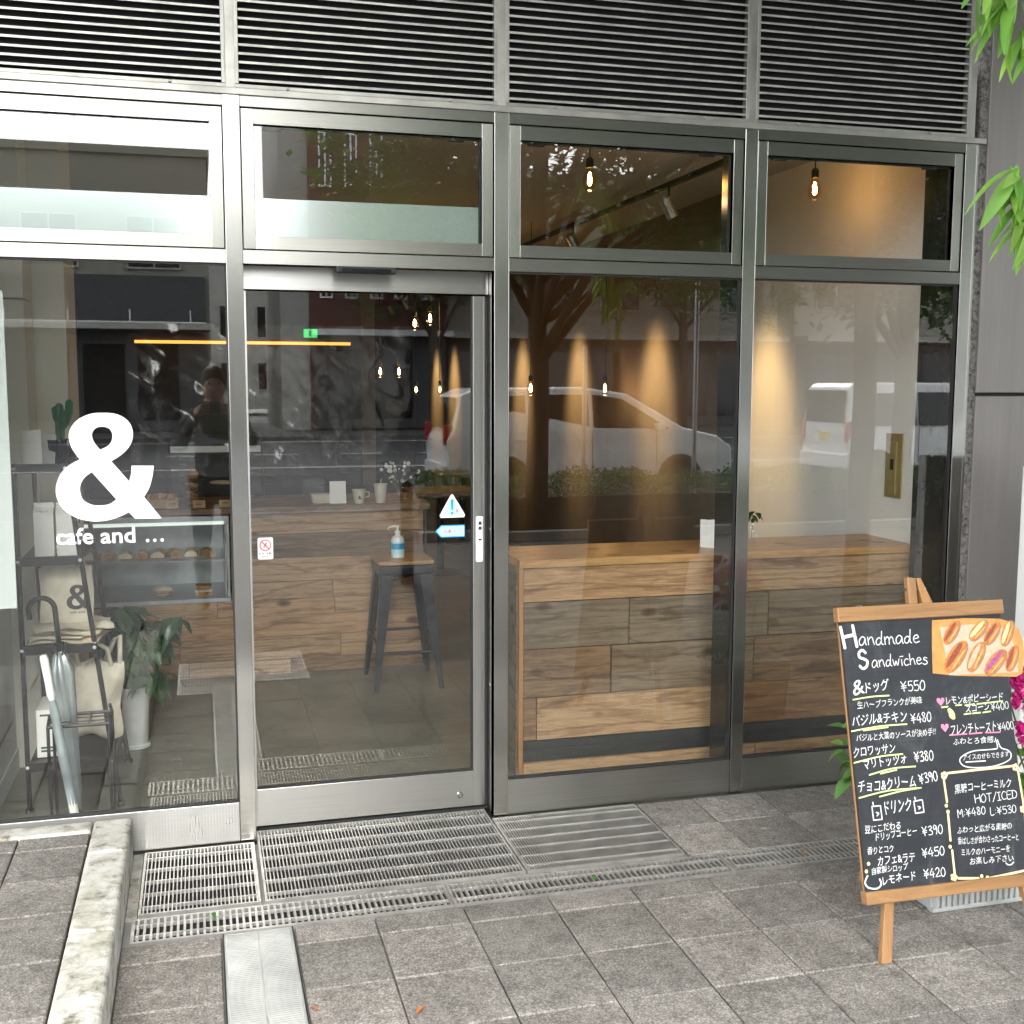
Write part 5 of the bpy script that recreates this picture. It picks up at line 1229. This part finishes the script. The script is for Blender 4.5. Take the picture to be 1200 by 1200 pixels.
# ================================================================ PLANTER WITH FLOWERS
pb = thing('planter_box', 'low ribbed grey planter box on the paving behind the menu easel', 'planter', (2.48, -1.0, 0))
MB().prism([(-.30, .0), (.30, .0), (.33, .27), (-.33, .27)], 'Y', -.115, .115).build('box_body', 'grey_plastic', pb, bevel=.004)
mb = MB(); x = -.29
while x < .29: mb.box(x, x+.011, -.124, -.115, .012, .26); x += .021
kind(mb.build('ribs', 'grey_plastic', pb), 'stuff')
MB().box(-.305, .305, -.128, -.1, 0, .013).build('foot_rim', 'grey_plastic', pb, bevel=.002); MB().box(-.335, .335, -.13, .12, .262, .28).build('top_rim', 'grey_plastic', pb, bevel=.002)
MB().box(-.32, .32, -.11, .11, .24, .265).build('soil', 'soil', pb)
lm3 = [leafmesh(.07, .05, c, 'leaf_pot') for c in (.2, .6)]; lr = random.Random(9)
for nm, lb, cx, cy, rad, zt, nl, flw in (('green_plant', 'leafy green plant at the left end of the grey planter, showing beside the board', -.40, .02, .14, .58, 90, 0),
        ('flowering_plant', 'leafy plant with magenta flowers behind the right edge of the menu board', .16, -.02, .19, .66, 110, 1), ('green_plant', 'low green plant in the middle of the planter hidden behind the board', 0, 0, .15, .44, 40, 0)):
    t = thing(nm, lb, 'plant', (2.48+cx, -1.0+cy, .262))
    for k in range(7): 
        a = k*.9; MB().tube([(0, 0, 0), (.4*rad*math.cos(a), .4*rad*math.sin(a), (zt-.26)*.5), (.75*rad*math.cos(a), .75*rad*math.sin(a), (zt-.26)*.9)], .003, 5).build('stem', 'stem', t)
    for k in range(nl):
        a = lr.uniform(0, 6.28); r = rad*lr.uniform(.2, 1.); z = lr.uniform(.45 if nm == 'green_plant' and zt > .5 else 0, 1)*(zt-.26)
        link('leaf', lr.choice(lm3), None, t,  (r*math.cos(a), r*math.sin(a), z), (R(lr.uniform(-40, 30)), R(lr.uniform(-30, 30)), a-1.57+lr.uniform(-.6, .6))).scale = (lr.uniform(.6, 1.1),)*3
    if flw:
        for k, (fx, fz, fr) in enumerate(((-.125, .46, .062), (-.07, .38, .05), (-.105, .29, .055), (.0, .44, .055), (-.01, .30, .055), (-.17, .40, .035), (.06, .38, .05))):
            mb = MB(); fy = -.09-.02*(k % 2)
            for q in range(90):
                v_ = Vector((lr.gauss(0, 1), lr.gauss(0, 1), lr.gauss(0, 1))).normalized(); p = v_*fr; s1 = v_.orthogonal().normalized()*.009; 
                mb.add([p*.35, p+s1, p*1.12, p-s1], [(0, 1, 2, 3)])
            o = mb.build('flower_head', 'pink', t, loc=(fx, fy, fz))
wp = thing('white_post', 'white painted post at the right edge against the taupe wall', 'post', (3.165, -.32, 0))
MB().box(-.055, .3, -.03, .03, 0, 1.33).build('post_panel', 'white_paint', wp, bevel=.004); MB().box(-.07, .32, -.06, .06, 0, .03).build('foot', 'grey_plastic', wp)

# ================================================================ LEAVES ON THE GROUND
lg_ = leafmesh(.030, .017, .5, 'dry_leaf'); ly_ = leafmesh(.026, .018, .5, 'yellow_leaf'); lgn = leafmesh(.034, .016, .4, 'leaf_pot')
for me_, x, y, a, lb in ((lg_, .535, -1.26, 2.0, 'small orange dead leaf lying on the paving near the bottom edge'), (ly_, -.222, -.425, 1.0, 'small yellow leaf on the kerb side of the left grating'), (lgn, .0, -.555, 3.3, 'thin green leaf lying on the drain strip near the kerb'), (lgn, 1.238, -.60, 2.9, 'green leaf lying on the drain strip in the middle of the shopfront'), (ly_, 2.02, -.63, .5, 'dry curled leaf on the drain strip left of the easel'), (lg_, .255, -1.20, .3, 'brown leaf scrap beside the metal drain cover')):
    o = link('fallen_leaf', me_, None, None, (x, y, .007), (R(12), R(8), a)); tag(o, lb, 'leaf')

# ================================================================ TREES
def crown_mesh(name, blobs, n, size, seed, mat, flat=.5):
    rr = random.Random(seed); vs = []; fs = []; tot = sum(b[3]**2 for b in blobs)
    for (bx_, by_, bz_, br_) in blobs:
        m_ = int(n*br_**2/tot); ncl = max(6, int(m_/26))
        for c in range(ncl):
            d = Vector((rr.gauss(0, 1), rr.gauss(0, 1), rr.gauss(0, 1)*.8)).normalized()*br_*(rr.random()**.38)
            cc = Vector((bx_, by_, bz_))+d; cr = br_*rr.uniform(.10, .24)
            for q in range(26):
                p = cc+Vector((rr.gauss(0, 1), rr.gauss(0, 1), rr.gauss(0, .7)))*cr*.6
                a = rr.uniform(0, 6.28); e = Vector((math.cos(a), math.sin(a), rr.uniform(-.9, .2))).normalized(); s_ = size*rr.uniform(.6, 1.3)
                w_ = e.cross(Vector((rr.uniform(-.4, .4), rr.uniform(-.4, .4), 1))).normalized()*s_*.24; k = len(vs)
                vs += [tuple(p), tuple(p+e*s_*.5+w_), tuple(p+e*s_), tuple(p+e*s_*.5-w_)]; fs.append((k, k+1, k+2, k+3))
    me = bpy.data.meshes.new(name); me.from_pydata(vs, [], fs); me.update(); me.materials.append(MT[mat]); return me
def tree(name, label, x, y, h, blobs, n, size, seed, trunk_r, z0=0., grp=None):
    t = thing(name, label, 'tree', (x, y, z0), group=grp); rr = random.Random(seed)
    MB().tube([(0, 0, -.1), (.03, .02, h*.3), (-.04, .05, h*.6), (.05, 0, h*.85)], [trunk_r*1.15, trunk_r, trunk_r*.8, trunk_r*.45], 12).build('trunk', 'bark', t, smooth=True)
    for b in blobs:
        MB().tube([(0, .03, h*rr.uniform(.35, .55)), (b[0]*.5, b[1]*.5, h*.5+(b[2]-h*.5)*.5), (b[0]*.9, b[1]*.9, b[2])], [trunk_r*.5, trunk_r*.3, trunk_r*.1], 7).build('limb', 'bark', t, smooth=True)
    kind(link('crown', crown_mesh('crown', blobs, n, size, seed, 'leaf_crown'), None, t), 'stuff')
    return t
tree('street_tree', 'large leafy street tree in the planting bed, mirrored in the right hand glass', 3.55, -7.9, 5.2, [(0, 0, 4.9, 1.9), (1.6, .3, 4.5, 1.5), (-1.3, .8, 4.3, 1.2), (.3, 1.9, 4.3, 1.5), (2.6, 1.2, 5.2, 1.4), (-.4, -.6, 6.2, 1.8), (1.2, 2.2, 3.5, 1.0), (.2, 2.8, 5.6, 1.8), (-1.0, 4.0, 5.9, 1.6), (1.6, 4.2, 5.8, 1.7), (2.8, 2.8, 6.4, 1.6), (-1.3, .1, 4.0, 1.1), (-.7, .9, 3.8, .9), (1.6, 1.4, 3.5, 1.0), (3.2, .8, 3.7, 1.2)], 62000, .13, 1, .115)  # high blobs toward the shop added to shade the pavement
tree('street_tree', 'second street tree further right along the planting bed', 8.3, -8.2, 5.2, [(0, 0, 4.8, 1.8), (1.6, .3, 4.4, 1.5), (-1.5, .6, 4.4, 1.6), (-1.9, .3, 3.4, 1.2), (.6, .6, 3.3, 1.2), (-.2, 1.8, 4.0, 1.5), (.3, -.6, 6.2, 1.7), (-1.4, 1.9, 3.2, 1.1), (-2.2, 2.6, 5.4, 1.8), (.2, 3.2, 5.8, 1.9), (-1.2, 4.6, 6.0, 1.6)], 50000, .14, 2, .12)  # upper blobs on the shop side added to block sky light
tree('street_tree', 'smaller street tree left of the driveway, mirrored in the upper left glass', -4.6, -13.5+2.6, 4.6, [(0, 0, 4.2, 1.3), (.9, .2, 3.9, 1.0), (-.9, .3, 4.4, 1.1)], 9000, .14, 3, .09)
tree('street_tree', 'street tree on the far pavement before the red brick building', 7.6, -33.5, 7, [(0, 0, 6.6, 2.4), (2., .3, 6.0, 2.1), (-1.6, .6, 5.4, 1.8), (.5, 0, 8.6, 2.0)], 9000, .30, 4, .16)
tree('street_tree', 'far street tree before the grey building across the road', 16.5, -33.5, 7, [(0, 0, 6.6, 2.6), (2.2, .3, 6.0, 2.2), (-2.0, .6, 5.8, 2.1), (.5, 0, 8.6, 2.2)], 9000, .30, 5, .16)
# overhanging tree close by on the right
nr = thing('near_tree', 'tree with fresh green narrow leaves hanging into the upper right corner', 'tree', (4.6, -3.2, 0))
MB().tube([(0, 0, -.1), (0, .05, 1.6), (-.1, .1, 3.2), (-.15, .1, 4.6)], [.09, .08, .065, .04], 12).build('trunk', 'bark', nr, smooth=True)
for bx_, by_, bz_ in ((-1.8, .3, 5.4), (-5.0, .3, 5.8), (-4.4, -2.2, 5.9), (1.2, .4, 5.2), (.2, -2.4, 5.6), (-8.0, -1.0, 6.1)): MB().tube([(-.13, .1, 3.6), (bx_*.4-.1, by_*.4, 4.6), (bx_, by_, bz_)], [.045, .03, .012], 7).build('limb', 'bark', nr, smooth=True)
kind(link('crown', crown_mesh('near_shade_crown', [(-.3, 0, 5.4, 1.5), (-1.8, .3, 5.6, 1.5), (1.2, .4, 5.3, 1.5), (-3.4, .2, 5.8, 1.5), (-5.0, .3, 6.0, 1.5), (-6.6, 0, 6.1, 1.4), (-2.4, -2.2, 5.9, 1.6), (-4.4, -2.2, 6.1, 1.6), (-6.2, -2.0, 6.3, 1.5), (.2, -2.4, 5.8, 1.6), (2.6, -1.2, 5.6, 1.6), (-8.0, -1.0, 6.3, 1.5)], 40000, .17, 21, 'leaf_crown'), None, nr), 'stuff')  # unseen spread of the crown added as a canopy shading the pavement
LFm = [leafmesh(.14, .036, c, 'leaf_bright', 8) for c in (.15, .35, .6)]
def spray(pts, leaves):
    P3 = [Vector(p)-Vector((4.6, -3.2, 0)) for p in pts]
    br = MB().tube(P3, [.006]+[.004]*(len(P3)-2)+[.0015], 6).build('branch', 'stem', nr, smooth=True)
    for (x, y, z, dx, dz, dy, s_) in leaves:
        o = link('leaf', lr.choice(LFm), None, br); d = Vector((dx, dy, dz)).normalized()
        q = d.to_track_quat('Y', 'Z') @ Euler((0, R(lr.uniform(-50, 50)), 0)).to_quaternion(); o.rotation_euler = q.to_euler(); o.location = Vector((x, y, z))-Vector((4.6, -3.2, 0)); o.scale = (s_,)*3
def whorl(c, n, spread, seed, s0=1.):
    rr = random.Random(seed); out = []
    for k in range(n):
        out.append((c[0]+rr.uniform(-.015, .02), c[1]+rr.uniform(-.02, .02), c[2]+rr.uniform(-.015, .015), rr.uniform(-1.0, .15)*spread, rr.uniform(-1.1, -.15), rr.uniform(-.6, .4), s0*rr.uniform(.75, 1.15)))
    return out
spray([(4.4, -3.1, 3.6), (3.2, -2.2, 3.3), (2.35, -1.6, 2.95), (2.06, -1.5, 2.62)], whorl((1.97, -1.5, 2.68), 9, 1., 1) + whorl((2.02, -1.5, 2.61), 10, 1., 2) + whorl((2.05, -1.5, 2.55), 8, .8, 3, .9) + whorl((2.08, -1.52, 2.50), 7, .5, 31, .8))
spray([(3.2, -2.2, 3.3), (2.6, -1.8, 2.8), (2.25, -1.5, 2.4), (2.10, -1.5, 2.18)], whorl((2.05, -1.5, 2.20), 9, 1.1, 4, 1.1) + whorl((2.08, -1.5, 2.14), 9, .9, 5) + whorl((2.10, -1.5, 2.07), 7, .7, 6) + whorl((2.12, -1.5, 1.99), 3, .4, 7, .8))

# hedge
t = thing('hedge', 'low clipped green hedge along the planting bed beside the road', 'hedge', (0, 0, 0)); rr = random.Random(8); vs = []; fs = []
for k in range(26000):
    x = rr.uniform(2.35, 13); y = rr.uniform(-8.9, -7.75); z = .05+.55*(rr.random()**.5)+.05*math.sin(x*3.1)+.03*math.sin(x*9+y*5); 
    if 3.38 < x < 3.72 and -8.1 < y < -7.7: continue
    e = Vector((rr.uniform(-1, 1), rr.uniform(-1, 1), rr.uniform(-.3, 1))).normalized(); w_ = e.orthogonal().normalized()*.012; s_ = rr.uniform(.03, .055); p = Vector((x, y, z)); q = len(vs)
    vs += [tuple(p), tuple(p+e*s_*.5+w_), tuple(p+e*s_), tuple(p+e*s_*.5-w_)]; fs.append((q, q+1, q+2, q+3))
me = bpy.data.meshes.new('foliage'); me.from_pydata(vs, [], fs); me.materials.append(MT['leaf_hedge']); kind(link('foliage', me, None, t), 'stuff')
MB().box(2.45, 12.9, -8.8, -7.85, 0, .40).build('inner_twigs', 'bark', t)
# bollards and posts
for x, y, lb in ((1.62, -4.9, 'black round topped bollard standing in front of the shop door, mirrored in the door'), (-3.4, -5.0, 'black round topped bollard left of the driveway')):
    t = thing('bollard', lb, 'bollard', (x, y, 0)); MB().lathe([(.055, 0), (.055, .80), (.045, .835), (.025, .85), (.001, .855)], n=18).build('post', 'bollard', t, smooth='auto'); MB().lathe([(.057, .70), (.057, .73)], n=18).build('ring', 'bollard', t)
for x, y, h, lb in ((4.62, -9.4, 2.1, 'thin grey sign pole between hedge and road, left of the pair'), (6.2, -9.6, 3.2, 'thin grey sign pole between hedge and road, right of the pair')):
    t = thing('sign_pole', lb, 'pole', (x, y, 0)); MB().lathe([(.03, 0), (.03, h)], n=12).build('pole', 'hub', t); MB().lathe([(.06, 0), (.06, .03)], n=12).build('base_flange', 'hub', t)

# ================================================================ CARS (seen mirrored)
def wheel(par, x, y, r=.31):
    w = MB().lathe([(r*.62, -.1), (r*.95, -.1), (r, -.07), (r, .07), (r*.95, .1), (r*.62, .1)], n=24).build('wheel', 'tyre', par, smooth='auto', loc=(x, y, r), rot=(R(90), 0, 0))
    MB().lathe([(.02, -.105), (r*.6, -.09), (r*.62, .09), (.02, .105)], n=10).build('rim', 'hub', w)
def car(name, label, cat, prof, win, x, y, wheels, rot, win_doors, width=1.7):
    t = thing(name, label, cat, (x, y, -.14), (0, 0, rot)); hw = width/2
    n = len(prof); vs = []; zb = min(p[1] for p in prof); zt = max(p[1] for p in prof)
    for s_ in (-1, 1):
        for px, pz in prof:
            ins = .0 if pz < 1.0 else (pz-1.0)/(zt-1.0)*.13
            vs.append((px, s_*(hw-ins), pz))
    fs = [tuple(range(n)), tuple(range(2*n-1, n-1, -1))] + [(i, i+n, (i+1) % n+n, (i+1) % n) for i in range(n)]
    o = MB().add(vs, fs).build('body', 'van_white', t, bevel=.035)
    for s_ in (-1, 1):
        for wpoly in win:
            pts = []
            for px, pz in wpoly:
                ins = .0 if pz < 1.0 else (pz-1.0)/(zt-1.0)*.13
                pts.append((px, s_*(hw-ins+.006), pz))
            m_ = len(pts); mb = MB().add(pts+[(p[0], p[1]-s_*.02, p[2]) for p in pts], [tuple(range(m_)), tuple(range(2*m_-1, m_-1, -1))]+[(i, i+m_, (i+1) % m_+m_, (i+1) % m_) for i in range(m_)]); mb.build('side_window', 'car_glass', t)
        for dx in win_doors: MB().box(dx, dx+.008, s_*(hw+.001)-.002, s_*(hw+.001)+.002, .45, 1.05).build('door_gap', 'rubber', t); MB().box(dx-.22, dx-.06, s_*(hw+.012)-.012, s_*(hw+.012)+.012, .92, .95).build('door_handle', 'van_white', t)
        for wx in wheels:
            MB().lathe([(.36, -.012), (.36, .012)], n=20).build('wheel_arch', 'rubber', t, loc=(wx, s_*(hw+.0), .33), rot=(R(90), 0, 0)); wheel(t, wx, s_*(hw-.06))
    return t
mp = [(-2.25, .35), (-2.28, .9), (-2.2, 1.05), (-2.05, 1.60), (-1.8, 1.70), (-.2, 1.72), (.55, 1.62), (1.45, 1.10), (2.05, .96), (2.28, .78), (2.3, .35)]
mv = car('minivan', 'white minivan parked at the kerb, mirrored in the window above the counter', 'minivan', mp, [[(-1.95, 1.12), (-1.86, 1.55), (-1.1, 1.60), (-1.1, 1.12)], [(-1.04, 1.12), (-1.04, 1.60), (-.1, 1.61), (-.1, 1.10)], [(-.03, 1.10), (-.03, 1.61), (.45, 1.54), (1.22, 1.08)]], 5.85, -13.3, (-1.4, 1.4), 0, (-1.05, -.05, 1.0))
MB().prism([(.60, 1.60), (1.46, 1.10), (1.50, 1.115), (.64, 1.63)], 'Y', -.68, .68).build('windscreen', 'car_glass', mv); MB().prism([(-2.225, 1.08), (-2.09, 1.55), (-2.12, 1.56), (-2.25, 1.10)], 'Y', -.62, .62).build('rear_window', 'car_glass', mv)
for s_ in (-1, 1): MB().box(-2.31, -2.2, s_*.72-.06, s_*.72+.06, .85, 1.15).build('tail_light', 'tail_red', mv, bevel=.01); MB().box(2.12, 2.3, s_*.66-.12, s_*.66+.12, .70, .83).build('headlight', 'hub', mv, bevel=.02); MB().box(.95, 1.1, s_*.93-.07, s_*.93+.07, 1.05, 1.17).build('wing_mirror', 'van_white', mv, bevel=.02)
MB().box(-2.32, -2.2, -.75, .75, .35, .55).build('bumper', 'van_white', mv, bevel=.02)
kp = [(-1.68, .35), (-1.70, 1.0), (-1.66, 1.70), (-1.55, 1.80), (1.0, 1.80), (1.35, 1.72), (1.68, 1.08), (1.76, .8), (1.76, .35)]
kv = car('kei_van', 'white boxy van with a yellow number plate driving away, mirrored in the rightmost window', 'van', kp, [[(-1.45, 1.08), (-1.42, 1.62), (-.4, 1.64), (-.4, 1.08)], [(-.34, 1.08), (-.34, 1.64), (.45, 1.64), (.45, 1.08)], [(.52, 1.08), (.52, 1.64), (1.15, 1.62), (1.50, 1.08)]], 12.15, -13.6, (-1.15, 1.2), 0, (-.36, .5), 1.55)
MB().prism([(-1.705, 1.12), (-1.675, 1.66), (-1.69, 1.67), (-1.72, 1.13)], 'Y', -.62, .62).build('rear_window', 'car_glass', kv); MB().box(-1.715, -1.70, -.17, .17, .82, .95).build('number_plate', 'plate_yellow', kv)
for s_ in (-1, 1): MB().box(-1.72, -1.62, s_*.70-.05, s_*.70+.05, .80, 1.15).build('tail_light', 'tail_red', kv, bevel=.01)
MB().box(-1.76, -1.66, -.74, .74, .35, .60).build('bumper', 'van_white', kv, bevel=.02)

# ================================================================ BUILDINGS ACROSS THE STREET
def building(name, label, x0, x1, y, h, mat, depth=8, floors=(), win=None, winmat='car_glass', framemat='bld_grey', gf=None, z0=-.02):
    t = thing(name, label, 'building', ((x0+x1)/2, y, z0)); hx = (x1-x0)/2
    MB().box(-hx, hx, -depth, 0, 0, h).build('wall', mat, t)
    MB().box(-hx-.1, hx+.1, -depth-.1, .12, h, h+.25).build('parapet', mat, t)
    for (zb, zt, ww, gap) in floors:
        x = -hx+gap*.7
        while x+ww < hx-gap*.3:
            w = MB().box(x-.06, x+ww+.06, .001, .10, zb-.06, zt+.06).build('window', framemat, t); MB().box(x, x+ww, .085, .11, zb, zt).build('pane', winmat, w); MB().box(x+ww/2-.03, x+ww/2+.03, .10, .125, zb, zt).build('glazing_bar', framemat, w)
            x += ww+gap
    if gf:
        MB().box(-hx+.1, hx-.1, .02, .16, .05, gf).build('shop_front', 'bld_dark', t); MB().box(-hx, hx, .0, 1.1, gf+.05, gf+.25).build('canopy', framemat, t)
        x = -hx+.5
        while x < hx-1.2: MB().box(x, x+1.3, .165, .18, .4, gf-.4).build('shop_window', 'car_glass', t); x += 1.7
    return t
building('low_building', 'low olive grey building with a long ledge across the street', -16, .45, -36, 9.0, 'bld_olive', 9, ((5.4, 7.0, 1.6, 1.6),), gf=3.3)
lb_ = [o for o in S.objects if o.name.startswith('low_building')][0]
MB().box(-8.1, 8.1, .13, .42, 3.6, 5.1).build('fascia', 'bld_dark', lb_)
for k in range(9): MB().tube([(-7.6+1.9*k, .45, 3.6), (-7.6+1.9*k, .45, 4.0)], .03, 6).build('ledge_post', 'plate_white', lb_)
MB().box(-8.1, 8.1, .425, .50, 3.5, 3.62).build('ledge_rail', 'plate_white', lb_)
t = building('distant_house', 'distant pale house closing the side street across the road', -1.5, 5.2, -68, 8.8, 'bld_grey', 7, ((1.2, 2.8, 1.2, 1.0), (4.4, 6.2, 1.2, 1.0)))
building('concrete_building', 'narrow pale concrete building beside the red brick one', 2.8, 3.78, -36.2, 16, 'bld_grey', 9)
building('brick_building', 'tall red brick building with narrow white framed windows across the street', 3.8, 8.6, -36, 17, 'bld_brick', 9, ((4.6, 6.4, .32, .55), (8.3, 10.0, .32, .55), (12, 13.8, .32, .55)), framemat='plate_white', gf=3.2)
building('beige_building', 'wide beige building behind the far street trees', 8.7, 22, -37, 9.0, 'bld_beige', 9, ((4.4, 6.0, 1.5, 1.1), (7., 8.2, 1.5, 1.1)), gf=3.2)
building('olive_building', 'taller olive rendered building at the far right across the street', 22.2, 44, -36, 13, 'bld_olive', 9, ((4.6, 6.2, 1.6, 1.3), (8, 9.6, 1.6, 1.3)), gf=3.2)
for x, lb in ((9.4, 'bicycle parked at the railing on the far pavement'),):
    t = thing('bicycle', lb, 'bicycle', (x, -32.6, 0))
    for dx in (-.52, .52): MB().tube([(dx+.33*math.cos(a), 0, .34+.33*math.sin(a)) for a in [2*math.pi*k/20 for k in range(21)]], .018, 6, False).build('wheel', 'tyre', t)
    MB().tube([(-.52, 0, .34), (-.15, 0, .8), (.4, 0, .82), (.52, 0, .34)], .018, 6).build('frame', 'hub', t); MB().tube([(-.52, 0, .34), (0, 0, .3), (.4, 0, .8)], .018, 6).build('frame', 'hub', t); MB().box(-.28, -.05, -.06, .06, .88, .93).build('saddle', 'rubber', t); MB().tube([(.4, -.25, 1.0), (.4, .25, 1.0)], .015, 6).build('handlebar', 'rubber', t)
t = thing('bicycle_rack', 'white tubular railing on the far pavement', 'railing', (9.6, -32.2, 0)); MB().tube([(-1, 0, 0), (-1, 0, 1.1), (1, 0, 1.1), (1, 0, 0)], .04, 8).build('hoop', 'plate_white', t)

# ================================================================ THE PHOTOGRAPHER (mirrored in the left glass)
pr = thing('person', 'person in a grey hooded top and dark trousers raising both hands to take a picture', 'person', (.11, -4.46, 0))
def skin(name, verts, edges, rad, mat, sub=2, root=0):
    me = bpy.data.meshes.new(name); me.from_pydata(verts, edges, []); o = link(name, me, mat, pr)
    m_ = o.modifiers.new('skin', 'SKIN'); me2 = me.skin_vertices[0].data if me.skin_vertices else None
    if me2 is None:
        bpy.context.view_layer.objects.active = o
        me2 = me.skin_vertices[0].data if me.skin_vertices else None
    if me2:
        for i, r in enumerate(rad): me2[i].radius = (r, r) if not isinstance(r, tuple) else r; me2[i].use_root = (i == root)
    s = o.modifiers.new('subdivision', 'SUBSURF'); s.levels = sub; s.render_levels = sub; m_.use_smooth_shade = True
    return o
bv = [(0, 0, .92), (0, 0, 1.12), (0, .01, 1.32), (0, .02, 1.42), (0, .03, 1.50),
      (-.17, .02, 1.39), (-.27, .10, 1.17), (-.13, .29, 1.40), (.17, .02, 1.39), (.27, .10, 1.17), (.13, .29, 1.40)]
be = [(0, 1), (1, 2), (2, 3), (3, 4), (3, 5), (5, 6), (6, 7), (3, 8), (8, 9), (9, 10)]
skin('hooded_top', bv, be, [(.17, .12), (.16, .12), (.18, .12), (.11, .09), (.07, .07), .075, .055, .040, .075, .055, .040], 'hoodie')
skin('trousers', [(0, 0, .95), (-.10, 0, .88), (-.11, .01, .48), (-.11, -.02, .08), (.10, 0, .88), (.11, .01, .48), (.11, -.02, .08)], [(0, 1), (1, 2), (2, 3), (0, 4), (4, 5), (5, 6)], [.14, .105, .07, .055, .105, .07, .055], 'trousers')
hd_ = MB().ball((0, .04, 1.62), .10, 12, (.80, .95, 1.18)).build('head', 'skin', pr, smooth=True)
MB().ball((0, .135, 1.605), .014, 6, (.9, 1.2, 1.3)).build('nose', 'skin', hd_, smooth=True)
for s_ in (-1, 1): MB().ball((s_*.032, .126, 1.635), .008, 5).build('eye', 'black_ink', hd_); MB().ball((s_*.082, .04, 1.62), .018, 5, (.4, .8, 1.3)).build('ear', 'skin', hd_)
MB().box(-.022, .022, .125, .131, 1.565, 1.570).build('mouth', 'red_ink', hd_)
MB().ball((0, .02, 1.65), .108, 12, (.84, .98, 1.12)).build('hair', 'hair', hd_, smooth=True)
MB().lathe([(.06, 1.43), (.075, 1.49), (.070, 1.535)], n=14).build('neck', 'skin', pr, smooth=True)
for s_ in (-1, 1):
    vs = [(s_*.13, .30, 1.41), (s_*.105, .345, 1.46)]; ee = [(0, 1)]; rd = [.028, .036]
    for q in range(4):
        b = len(vs); dz = .036-.022*q; vs += [(s_*.085, .372, 1.46+dz*.9), (s_*.06, .376, 1.462+dz), (s_*.035, .368, 1.463+dz)]; ee += [(1, b), (b, b+1), (b+1, b+2)]; rd += [.010, .009, .008]
    b = len(vs); vs += [(s_*.095, .315, 1.43), (s_*.065, .318, 1.435)]; ee += [(1, b), (b, b+1)]; rd += [.012, .010]
    skin('hand', vs, ee, rd, 'skin', 1)
    sh = MB().ball((s_*.11, .05, .045), .075, 8, (.62, 1.7, .6)).build('shoe', 'rubber', pr, smooth=True)
tag(MB().box(.0, .145, -4.108, -4.100, 1.435, 1.515).build('mobile_phone', 'black_metal', bevel=.004), 'dark mobile phone held up in the hands of the photographer', 'phone')
